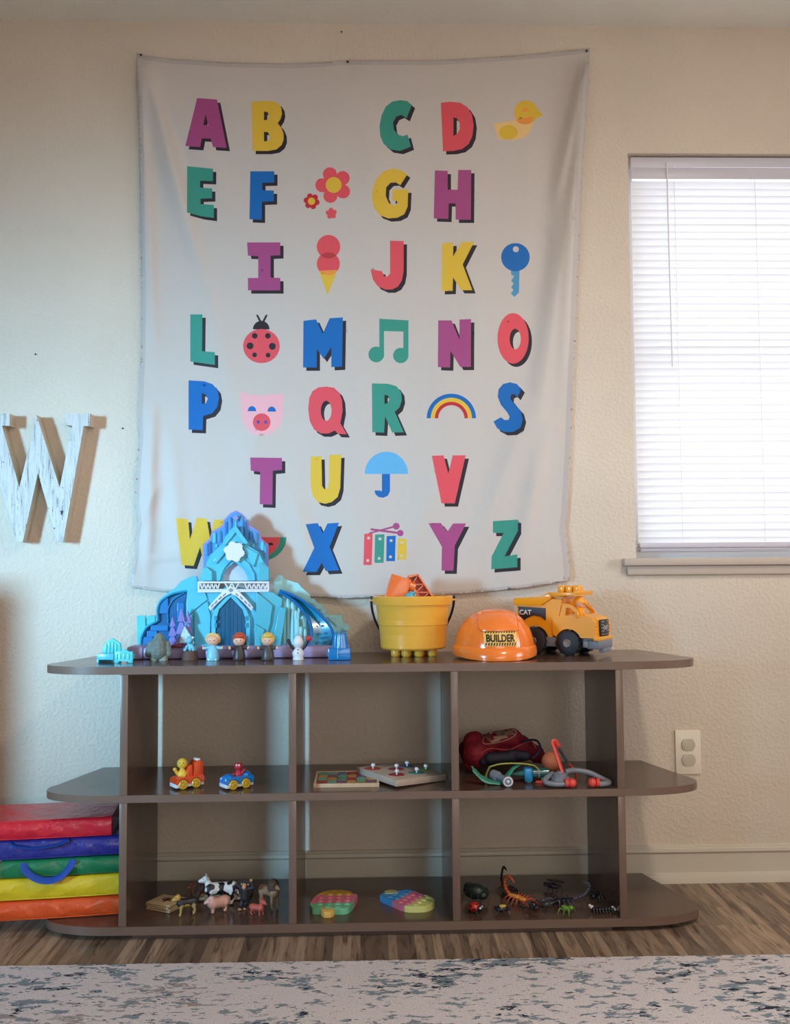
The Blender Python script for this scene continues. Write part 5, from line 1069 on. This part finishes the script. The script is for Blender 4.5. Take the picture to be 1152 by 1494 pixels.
def quadruped(name, lab, u, v, s, yaw_, L, Hh, wd, M_body, leg=.9, head=(0, 0), M_leg=None, M_head=None, headr=4, muz=3, tail=None, ears=2, horn=False, mane=None, neckz=0, dy=0):
    """L body length, Hh shoulder height, wd half width; faces +x"""
    t = thing(name, lab, 'toy animal', G(u, v, Z3)+Vector((0, dy, .0003)), yaw_, 'toy animals on the bottom shelf')
    zt = Hh-wd; w = MB(s)
    C_ = [((L*.36, 0, zt), (0, 0, zt-.3), wd*1.08, wd*.98), ((0, 0, zt-.3), (-L*.38, 0, zt+.2), wd*.98, wd*1.02)]
    hx, hz = L*.5+head[0], Hh+head[1]
    C_.append(((L*.38, 0, zt+wd*.3), (hx-headr*.6, 0, hz-headr*.3), wd*.72, headr*.8)); 
    w.caps(C_)
    for x, f_ in ((L*.36, 1), (-L*.38, 0)):
        for k in (-1, 1):
            yy = k*wd*.62; off = (1.5 if k > 0 else -1.2)
            if f_: P_ = [(x, yy, zt-wd*.2), (x+off*.6, yy, Hh*.42), (x+off, yy, Hh*.10)]
            else: P_ = [(x, yy, zt-wd*.1), (x+1.6, yy, Hh*.50), (x-1.4+off*.6, yy, Hh*.30), (x+off*.6, yy, Hh*.10)]
            R0 = [wd*.62, wd*.36, wd*.27] if f_ else [wd*.72, wd*.46, wd*.28, wd*.27]
            for i in range(len(P_)-1): w.caps([(P_[i], P_[i+1], R0[i]*leg, R0[i+1]*leg)], 10)
            e = P_[-1]; w.caps([(e, (e[0]+wd*.2, e[1], wd*.34), R0[-1]*leg, wd*.28*leg)], 10)
    w.build('body', M_body, t, remesh=max(.0007, wd*s*.10))
    w = MB(s); w.caps([((hx-headr*.3, 0, hz), (hx+headr*.5, 0, hz-headr*.35), headr, headr*.78), ((hx+headr*.5, 0, hz-headr*.35), (hx+headr+muz*.5, 0, hz-headr*.55), headr*.7, muz*.62)])
    for k in (-1, 1): w.cone((hx-headr*.5, k*headr*.7, hz+headr*.5), (hx-headr*.6, k*headr*(1.2 if ears != 2 else 1.05), hz+headr*(1.5 if ears == 2 else .9)), headr*.35, headr*.12, 8)
    hd = w.build('head', M_head or M_body, t, remesh=max(.0006, headr*s*.12))
    w = MB(s)
    for k in (-1, 1): w.ball((hx+headr*.45, k*headr*.72, hz+headr*.15), headr*.14, seg=8, rg=6)
    w.ball((hx+headr+muz*1.0, 0, hz-headr*.45), muz*.26, seg=8, rg=6); w.build('eyes_and_nose', C_navy, hd)
    if tail: MB(s).tube([(-L*.38-wd*.8, 0, zt+wd*.4)]+tail, [wd*.28, wd*.2, wd*.18], 8, smooth=4).build('tail', M_body if not M_leg else M_leg, t)
    return t, hx, hz, hd
s = 2.45/F_PX
quadruped('toy_dog', 'tan toy dog with a black saddle and raised tail, front left of the animals', 272, 1337, s*1.0, math.radians(205), 26, 24, 6.2, saddle('dog_coat', (186, 156, 92), (36, 32, 36), .0262), head=(2, 2), M_head=mat('dog_head', (200, 160, 72), .5), headr=4.6, muz=3.2, tail=[(-18, 0, 32), (-17, 0, 42)], ears=1, M_leg=mat('dog_black', (36, 32, 36), .5), dy=.01)
M_cow = pattern('cow_coat', (26, 24, 30), (228, 228, 230), 46, .455, .3)
t, hx, hz, hd = quadruped('toy_cow', 'black and white toy cow standing behind the pig', 322, 1320, s*1.02, math.radians(192), 42, 32, 8.6, M_cow, head=(2, 6), headr=4.8, muz=4, tail=[(-24, 2, 24), (-24, 3, 12)], ears=1, M_head=M_cw)
w = MB(s); [w.cone((hx-3, k*3, hz+4), (hx-1, k*5.5, hz+7.5), 1.1, .4, 8) for k in (-1, 1)]; w.build('horns', mat('horn', (190, 176, 150), .5), hd)
quadruped('toy_pig', 'pink toy pig in front of the cow', 318, 1333, s*1.0, math.radians(208), 24, 22, 8, mat('pig_pink', (212, 156, 136), .45, var=.08, vscale=60), head=(1, -3), headr=5.4, muz=4, leg=.8, ears=1, tail=[(-14, 1, 18), (-13, 2, 15)], M_head=mat('pig_head', (220, 178, 164), .45), dy=.012)
M_lion = mat('lion_tan', (160, 128, 98), .5, var=.12, vscale=50)
t, hx, hz, hd = quadruped('toy_lion', 'brown toy lion with a dark mane at the right of the animals', 392, 1325, s*1.0, math.radians(-38), 30, 32, 7, M_lion, head=(-1, 2), headr=5.2, muz=3.6, tail=[(-20, 2, 16), (-22, 3, 6)], ears=1)
w = MB(s); w.caps([((hx-5, 0, hz+1), (hx-7, 0, hz-8), 8.4, 7.4), ((hx-4, 0, hz-3), (hx-4, 0, hz-9), 8, 6)]); mn = w.build('mane', mat('lion_mane', (98, 72, 56), .7, bump=(260, 1, .003)), t, remesh=.0011)
quadruped('toy_tiger_cub', 'small reddish pink striped toy tiger cub in front of the lion', 374, 1337, s*.92, math.radians(-22), 19, 17, 5, pattern('cub_stripe', (222, 112, 96), (150, 52, 50), 260, .62, wave='X'), head=(1, 4), headr=4, muz=2.2, ears=2, tail=[(-12, 0, 15), (-13, 0, 10)], dy=.008)
# chimp standing
t = thing('toy_chimp', 'black toy chimpanzee standing upright with one arm raised', 'toy animal', G(357, 1329, Z3)+Vector((0, .004, .0003)), math.radians(-12), 'toy animals on the bottom shelf')
M_ch = mat('chimp_black', (38, 36, 44), .55, bump=(300, .5, .001)); M_cf = mat('chimp_skin', (200, 150, 116), .5)
w = MB(s); w.caps([((0, 0, 18), (0, 0, 29), 6.6, 6.2), ((0, 0, 30), (0, -1, 35), 4.5, 4.8), ((-3, 0, 15), (-5, -3, 8), 4, 3.2), ((-5, -3, 8), (-6, 0, 2), 3, 2.2), ((3, 0, 15), (2, -1, 9), 4, 3.2), ((2, -1, 9), (0, 2, 3), 3, 2.2), ((-6, 0, 31), (-12, -1, 36), 3.2, 2.6), ((-12, -1, 36), (-16, 0, 32), 2.5, 2.2), ((6, 0, 31), (13, -1, 33), 3.2, 2.8), ((13, -1, 33), (10, -1, 41), 2.6, 2.2)]); w.build('body', M_ch, t, remesh=.0009)
MB(s).caps([((0, -3.4, 36), (0, -5, 33.6), 3.6, 3)]).build('face', M_cf, t, remesh=.0007)
MB(s).ball((9.5, -1, 43), 2.3, seg=10).ball((-7, -2, 1.9), 2.4, (1.3, 1.6, .75), 12).ball((-.5, 1, 1.9), 2.4, (1, 1.5, .75), 12).ball((-4.9, -1, 37), 1.4, seg=8).ball((4.9, -1, 37), 1.4, seg=8).build('hands_and_feet', M_cf, t)
w = MB(s); [w.ball((k*1.6, -6.4, 37.4), .6, seg=8, rg=6) for k in (-1, 1)]; w.build('eyes', C_navy, t)
# hen behind the dog
t = thing('toy_hen', 'small brown toy hen with a red comb behind the dog', 'toy animal', G(283, 1318, Z3)+Vector((0, .01, .0003)), math.radians(200), 'toy animals on the bottom shelf')
w = MB(s); w.caps([((0, 0, 10), (-5, 0, 12), 6, 5), ((3, 0, 14), (5, 0, 22), 3.4, 2.6), ((-8, 0, 14), (-12, 0, 21), 3, 2)]); w.build('body', mat('hen_brown', (92, 64, 48), .6, var=.3, vscale=120), t, remesh=.0009)
MB(s).ball((5, 0, 25.5), 1.8, (1.4, .5, 1)).ball((7.4, 0, 20), 1, seg=8).build('comb', mat('hen_red', (170, 40, 34), .5), t); MB(s).cone((7, 0, 22.4), (10, 0, 21.6), 1, .2, 8).cone((1, -2, 5), (1, -2, 0), .7, .7, 6).cone((1, 2, 5), (1, 2, 0), .7, .7, 6).cone((1, -2, .4), (4, -2, .4), .5, .4, 6).cone((1, 2, .4), (4, 2, .4), .5, .4, 6).build('beak_and_legs', mat('hen_yellow', (196, 150, 60), .5), t)
# rocky scenery piece
fr_ = G(320, 1316, Z3)
t = thing('toy_cave', 'low grey toy rock base with pale ledges behind the cow', 'toy', (fr_.x, fr_.y+.012, Z3+.0003))
w = MB(s); q = [(-42, 2), (-44, 30), (-43, 64), (-20, 72), (4, 66), (30, 73), (43, 66), (45, 34), (42, 2)]; n = len(q)
w.add([(x, y, .4) for x, y in q]+[(x*.97, y*.97+2, 7+y*.05+1.2*math.sin(x)) for x, y in q], [tuple(range(n))[::-1], tuple(range(n, 2*n))]+[(i, (i+1) % n, (i+1) % n+n, i+n) for i in range(n)], 0, 1.2)
w.build('rock_base', mat('rock_grey', (128, 118, 114), .8, var=.3, vscale=26, bump=(60, .8, .004)), t, angle=25)
w = MB(s)
for z_, y_, x0_, x1_ in ((3.2, -2, -40, 44), (6.4, 3, -30, 42)):
    for i in range(int((x1_-x0_)/3.6)): x = x0_+i*3.6; w.ball((x, y_+random.uniform(-1, 1), z_+random.uniform(-.3, .8)), random.uniform(2, 2.8), (1.2, 1, .9), 8, 6)
w.box(-40, 42, -2, 6, .4, 6, 1)
w.build('ledge', mat('ledge_sand', (190, 162, 134), .8, bump=(90, .7, .003)), t)
# stack of wooden tiles
M_tl = mat('tile_wood', (196, 168, 132), .55, var=.12, vscale=40); M_te = mat('tile_burnt', (92, 56, 36), .6)
g = G(238, 1333, Z3)
for i, (da, dx) in enumerate(((0, 0), (.03, .001), (-.05, -.001), (.02, .0))):
    lab = ['wooden tile at the bottom of the small tile stack', 'wooden tile second from the bottom of the tile stack', 'wooden tile second from the top of the tile stack', 'wooden tile on top of the stack with a dark engraved mark'][i]
    t = thing('wooden_tile', lab, 'wooden tile', (g.x+dx-.001, g.y+.045, Z3+.0004+i*.0046), math.radians(-28)+da, 'wooden tiles in a stack')
    MB().box(-.036, .036, -.034, .034, .0006, .004, .0004).build('tile', M_tl, t); MB().box(-.0356, .0356, -.0336, .0336, 0, .0006).build('burnt_edge', M_te, t)
    if i == 3: MB().box(-.014, .012, -.004, .004, .0041, .0044).box(-.004, .004, -.014, .012, .0041, .0044).tube([(-.015, .008, .0042), (0, .013, .0042), (.014, .006, .0042)], .0014, 6).build('engraving', M_te, t)

# ------------------------------------------------------------------ bubble popper toys
def popper(lab, outline, bands, axis, c0, tabmat, tab, ztop, rows):
    """outline in px on the plane ztop; bands = list of (limit along axis, colour index)"""
    P = [G(u, v, ztop) for u, v in outline]; cx = sum(p.x for p in P)/len(P); cy = sum(p.y for p in P)/len(P)
    t = thing('bubble_popper', lab, 'fidget toy', (cx, cy, Z3+.0003), 0, 'bubble poppers on the bottom shelf'); hgt = ztop-Z3-.0003
    Q = catmull([Vector((p.x-cx, p.y-cy)) .to_3d() for p in P+[P[0]]], 4)[:-1]; Q = [(p.x, p.y) for p in Q]
    inn = [(x*.94, y*.92) for x, y in Q]
    prj = lambda x, y: x*axis[0]+y*axis[1]
    lo = min(prj(*q) for q in Q); hi = max(prj(*q) for q in Q)
    def ci(x, y):
        k = (prj(x, y)-lo)/(hi-lo)
        for lim, c in bands:
            if k <= lim: return c
        return bands[-1][1]
    w = MB(); n = len(Q); step = .0035
    vo, fo, ce = tri2d([Q], step)
    for f_, c_ in zip(fo, ce): pass
    vs = [w.bm.verts.new((p[0], p[1], hgt)) for p in vo]
    for f_, c_ in zip(fo, ce):
        fc = w.bm.faces.new([vs[i] for i in f_]); fc.material_index = ci(c_[0], c_[1])
    for i in range(n):
        a, b_ = Q[i], Q[(i+1) % n]; q = [(a[0], a[1], 0), (b_[0], b_[1], 0), (b_[0], b_[1], hgt+.0012), (a[0], a[1], hgt+.0012)]; w.add(q, [(0, 1, 2, 3)], ci((a[0]+b_[0])/2, (a[1]+b_[1])/2))
        a2, b2 = inn[i], inn[(i+1) % n]; w.add([(a[0], a[1], hgt+.0012), (b_[0], b_[1], hgt+.0012), (b2[0], b2[1], hgt+.0012), (a2[0], a2[1], hgt+.0012)], [(0, 1, 2, 3)], ci((a[0]+b_[0])/2, (a[1]+b_[1])/2))
        w.add([(a2[0], a2[1], hgt+.0012), (b2[0], b2[1], hgt+.0012), (b2[0], b2[1], hgt-.0005), (a2[0], a2[1], hgt-.0005)], [(0, 1, 2, 3)], ci(a2[0], a2[1]))
    w.add([(x, y, 0) for x, y in Q], [tuple(range(n))], 0); w.build('tray', c0, t, angle=30)
    w = MB(); perp = (-axis[1], axis[0]); dd = (hi-lo)/rows; inn2 = [(x*.86, y*.84) for x, y in Q]
    for r_i in range(rows):
        a_ = lo+dd*(r_i+.5); k = -.12
        while k < .12:
            x = axis[0]*a_+perp[0]*k; y = axis[1]*a_+perp[1]*k
            if in_poly(np.array([(x, y)]), inn2)[0]:
                rr_ = dd*.38; w.ball((x, y, hgt-.0012), rr_, (1, 1, .55), 12, 7, ci(x, y))
            k += dd*.98
    w.build('bubbles', c0, t)
    q = [G(u, v, ztop) for u, v in tab]; q = [(p.x-cx, p.y-cy) for p in q]; n = len(q); w = MB()
    w.add([(x, y, 0) for x, y in q]+[(x, y, hgt+.001) for x, y in q], [tuple(range(n))[::-1], tuple(range(n, 2*n))]+[(i, (i+1) % n, (i+1) % n+n, i+n) for i in range(n)], 0, .0015); w.build('tab', tabmat, t)
P_ye = mat('popper_mustard', (206, 160, 56), .5); P_pk = mat('popper_pink', (214, 116, 134), .5); P_gr = mat('popper_green', (116, 190, 148), .5); P_pl = mat('popper_lilac_pink', (214, 120, 160), .5)
P_bl = mat('popper_blue', (64, 140, 196), .5); P_rs = mat('popper_rose', (216, 116, 140), .5); P_ly = mat('popper_lemon', (214, 214, 130), .5); P_cr = mat('popper_cream', (214, 196, 110), .5); P_or = mat('popper_sand', (226, 178, 92), .5)
popper('left bubble popper toy with mustard, pink and green rows and a sand tab in front', [(452, 1319), (458, 1310), (468, 1303), (486, 1299), (508, 1300), (514, 1304), (521, 1306), (520, 1311), (512, 1321), (506, 1325), (490, 1326), (474, 1326), (456, 1325)], [(.30, 2), (.62, 1), (.74, 3), (1, 0)], (0, 1), [P_ye, P_pk, P_gr, P_pl], P_or, [(468, 1323), (487, 1323), (487, 1329), (482, 1331), (472, 1331), (468, 1328)], Z3+.0145, 6)
popper('right bubble popper toy with blue, rose and lemon rows and a cream tab behind', [(554, 1307), (560, 1303), (572, 1302), (588, 1299), (600, 1299), (612, 1304), (626, 1308), (633, 1313), (632, 1318), (622, 1322), (606, 1323), (590, 1322), (572, 1315)], [(.36, 0), (.66, 1), (1, 2)], (.85, -.53), [P_bl, P_rs, P_ly], P_cr, [(561, 1300), (566, 1298), (576, 1298), (580, 1300), (580, 1304), (561, 1304)], Z3+.0145, 7)

# ------------------------------------------------------------------ toy bugs
def bug(name, lab, u, v, parts, legs, mats, rz=0, s=2.45/F_PX, group='toy bugs on the bottom shelf', dy=.006):
    t = thing(name, lab, 'toy bug', G(u, v, Z3)+Vector((0, dy, .0003)), rz, group)
    for nm, balls, m in parts:
        w = MB(s)
        for c_, r_r, sc_ in balls: w.ball(c_, r_r, sc_, 16, 10)
        w.build(nm, m, t)
    for P_ in legs:
        MB(s).tube([p for p in P_], [.95, .85, .45], 6, smooth=3).build('leg', mats, t)
    return t
M_b = mat('bug_black', (26, 24, 34), .3, coat=.3); M_bb = mat('bug_brown_black', (44, 32, 34), .35); M_red = mat('bug_red', (196, 38, 28), .3, coat=.4); M_wh = M_cw; M_yl = mat('bug_yellow', (206, 172, 76), .4); M_gn = mat('bug_green', (104, 150, 60), .4)
M_dg = mat('bug_dark_green', (28, 42, 38), .4, var=.3, vscale=150); M_oc = mat('bug_ochre', (226, 150, 62), .35, coat=.3); M_ro = mat('bug_rust', (186, 84, 50), .4)
def legs6(sp, up_, n=3, x0=-5, dx=5, y0=3):
    return [[(x0+dx*i, k*y0, up_*.6), (x0+dx*i+(i-1)*2, k*(y0+sp*.5), up_), (x0+dx*i+(i-1)*3.5, k*(y0+sp), .5)] for i in range(n) for k in (-1, 1)]
bug('toy_ladybug', 'red toy ladybug with black legs, front left of the bugs', 692, 1334, [('shell', [((0, 0, 9), 8, (1.1, 1, .85))], M_red), ('spots', [((-2, -6.4, 12), 2, (1, .7, 1)), ((3, -7, 8), 2, (1, .6, 1)), ((5, -2, 14), 1.8, (1, 1, .6))], M_b), ('head', [((8.5, -1, 8), 4.4, (1, 1, 1))], M_b), ('eyes', [((11, -4, 10), 1.6, (1, 1, 1)), ((11, 2, 10), 1.6, (1, 1, 1))], M_wh)], legs6(8, 6), M_b, -.5)
bug('toy_beetle', 'black toy beetle with a yellow patch on its back', 732, 1333, [('body', [((0, 0, 6), 7, (1.4, 1, .7)), ((9, 0, 5), 3.6, (1, 1, .8))], M_b), ('yellow_patch', [((1, -2, 10), 4.2, (1.3, 1, .45))], M_yl)], legs6(9, 7), M_b, .2)
bug('toy_spider', 'dark brown toy spider with bent legs in front of the scorpions', 780, 1332, [('body', [((-4, 0, 8), 6, (1.1, 1, 1)), ((4, 0, 7), 4, (1, 1, .8))], M_bb), ('markings', [((-3, -4.6, 11), 1.6, (1, .5, 1)), ((0, -4.4, 8), 1.4, (1, .5, 1))], mat('bug_mauve', (104, 86, 104), .4))], legs6(12, 13, 4, -6, 4), M_bb, -1.2)
bug('toy_grasshopper', 'small light green toy insect with long legs', 827, 1334, [('body', [((0, 0, 6.5), 4.6, (1.6, .8, .8)), ((7, 0, 9), 3.6, (1, 1, .9)), ((-3, 0, 9), 3.2, (1.6, .7, .6))], M_gn)], legs6(9, 8), M_gn, -.6)
w8 = [('body_segments', [((i*4.4, 1.5*math.sin(i*.9), 4.6), 3.9, (.8, 1, 1)) for i in range(-3, 4)], M_b), ('white_tufts', [((-15, 1, 7), 3, (1, 1, .9)), ((-18, 2, 9), 2, (1, 1, 1)), ((14, 1, 7), 2.6, (1, 1, 1)), ((17, 0, 5), 2.2, (1, 1, 1))], M_wh)]
bug('toy_caterpillar', 'black segmented toy caterpillar with white tufts, front right of the bugs', 880, 1333, w8, [[(i*4.4, k*3, 3), (i*4.4, k*5.5, 4), (i*4.4+.6, k*6.4, .4)] for i in range(-3, 4) for k in (-1, 1)], M_b, -.12)
def scorpion(name, lab, u, v, M_1, M_2, s, rz, tail, dy=.0):
    t = thing(name, lab, 'toy bug', G(u, v, Z3)+Vector((0, dy, .0003)), rz, 'toy bugs on the bottom shelf')
    w = MB(s); w.ball((4, 0, 6), 6, (1.2, .9, .55), 16, 10)
    for i in range(5): w.ball((-3-i*3.6, 0, 6.2), 6-.5*i, (.55, .95, .6), 14, 8)
    w.build('body', M_1, t)
    for k in (-1, 1):
        MB(s).tube([(8, k*3, 6), (14, k*9, 7), (20, k*8, 5)], [1.6, 1.5, 2.2], 8, smooth=4).ball((23, k*7.4, 4.6), 3.8, (1.4, .8, .8), 12, 8).cone((26, k*9, 4.6), (31, k*7.6, 4.6), 1.5, .4, 8).cone((26, k*5.6, 4.6), (31, k*6.6, 4.6), 1.5, .4, 8).build('claw', M_2, t)
        for i in range(4): MB(s).tube([(5-4*i, k*4, 5), (6-6*i, k*10, 9), (7-8*i, k*15, .6)], [1.1, .9, .5], 6, smooth=3).build('leg', M_2, t)
    w = MB(s); TP = catmull([Vector(p) for p in tail], 5)
    for i in range(0, len(TP)-1, 2): w.ball(TP[i], 3.1-1.2*i/len(TP), (1, 1, 1), 10, 8)
    w.tube(TP, 1.7, 8); w.cone(TP[-1], TP[-1]+(TP[-1]-TP[-3]).normalized()*5, 1.6, .2, 8); w.build('tail', M_2, t); return t
scorpion('toy_scorpion', 'orange and ochre toy scorpion with a curled tail in the middle of the bugs', 758, 1318, M_oc, M_ro, s*1.12, 2.2+PI, [(-20, 0, 7), (-27, 0, 14), (-28, 1, 24), (-22, 2, 29), (-16, 3, 25)])
scorpion('toy_scorpion', 'black toy scorpion with grey legs, larger one behind the green insect', 818, 1320, M_b, mat('bug_slate', (70, 70, 84), .35), s*1.05, 3.3, [(-20, 0, 7), (-30, 0, 9), (-38, 0, 14), (-42, 0, 24), (-36, 0, 28)])
scorpion('toy_scorpion', 'dark toy scorpion with raised tail behind the orange scorpion', 742, 1303, M_bb, M_bb, s*.85, -1.2, [(-20, 0, 7), (-26, 0, 16), (-24, 0, 30), (-20, 1, 40), (-14, 2, 38)])
t = bug('toy_stag_beetle', 'big dark green toy beetle with long legs at the left wall of the bay', 694, 1318, [('body', [((0, 0, 14), 15, (1.2, .9, .75)), ((14, -4, 11), 8, (1, 1, .8)), ((-10, 4, 18), 9, (1, 1, .7))], M_dg)], legs6(15, 16, 3, -8, 9, 8), M_dg, -.5, dy=.02)
t = bug('toy_cockroach', 'dark brown winged toy insect at the back behind the black scorpion', 806, 1300, [('body', [((0, 0, 8), 6.5, (1.8, .8, .7)), ((12, 0, 8), 4, (1, 1, .8))], M_bb), ('wings', [((-6, -4, 15), 8, (1.8, .5, .25)), ((-6, 4, 17), 8, (1.8, .5, .25))], mat('bug_wing', (62, 46, 44), .4))], legs6(11, 9), M_bb, 2.4, dy=.0)
t = bug('toy_ant', 'small black toy ant at the back right of the bugs', 868, 1312, [('body', [((-5, 0, 6), 4.4, (1.2, 1, .9)), ((1, 0, 6), 3, (1, 1, .9)), ((6.5, 0, 7), 3.6, (1, 1, .9))], M_b)], legs6(10, 9, 3, -4, 4), M_b, .9, dy=0)

# ------------------------------------------------------------------ light
wd = bpy.data.worlds.new('daylight'); scene.world = wd; wd.use_nodes = True; nt = wd.node_tree; bg = nt.nodes['Background']
bg.inputs['Color'].default_value = (.86, .93, 1, 1); bg.inputs['Strength'].default_value = 1.65
def area(name, loc, target, sx, sy, e, c, shape='RECTANGLE', spread=180):
    l = bpy.data.lights.new(name, 'AREA'); l.shape = shape; l.size = sx; l.size_y = sy; l.energy = e; l.color = c; l.spread = math.radians(spread)
    o = bpy.data.objects.new(name, l); COL.objects.link(o); o.location = loc; o.rotation_euler = (Vector(target)-Vector(loc)).to_track_quat('-Z', 'Y').to_euler(); return o
# daylight entering through the left-hand window (lamp in the opening)
area('window_daylight', (XL-.03, -3.55, 1.28), (-.70, 0, .90), .5, .7, 7.6, (.31, .68, 1.0), spread=32)
area('window_daylight_right', (XR-.02, (RY0+RY1)/2, 1.35), (.75, 0, 1.3), .8, .9, 1.6, (.86, .92, 1.0), spread=50)
# ceiling fixture
fx = thing('ceiling_light', 'round white flush ceiling light in the room, above the camera', 'ceiling light', (.95, -1.75, H))
fm = MB().lathe([(.0, -.0), (.17, 0), (.17, -.02), (.155, -.03), (0, -.03)], seg=40).build('fixture_base', M_white, fx)
area('ceiling_lamp', (.95, -1.75, H-.034), (.95, -1.75, 0), .24, .24, 14, (1.0, .89, .75), 'DISK')
# unseen cabinet added at the left to cast the shade on the wall
cb = thing('shade_cabinet', 'dark wooden cabinet added out of view left of the mat stack to shade the wall', 'cabinet', (-1.52, -.26, 0))
MB().box(-.24, .24, -.22, .22, .04, .86, .004).box(-.22, .22, -.2, .2, 0, .04).box(-.25, .25, -.235, .23, .86, .88, .003).build('cabinet_body', mat('cabinet_walnut', (98, 68, 48), .45, var=.1), cb)
for k in (-1, 1):
    d = MB().box(min(0, k*.235)+.002, max(0, k*.235)-.002, -.238, -.221, .06, .85, .003).build('door', mat('cabinet_walnut', (98, 68, 48), .45), cb); MB().ball((k*.03, -.25, .5), .012).build('knob', mat('knob_brass', (180, 140, 70), .3, metal=1), d)
# broad soft fill lamp added behind the camera, before the closed front wall
area('room_fill', (.6, YF+.05, 1.45), (.2, 0, 1.9), 3.0, 1.6, 32, (1.0, .95, .90))

vs_ = scene.view_settings; vs_.view_transform = 'Standard'; vs_.look = 'None'; vs_.gamma = 1; vs_.exposure = .68; vs_.use_curve_mapping = False
scene.cycles.use_denoising = True; scene.cycles.max_bounces = 8; scene.cycles.diffuse_bounces = 5; scene.cycles.sample_clamp_indirect = 6
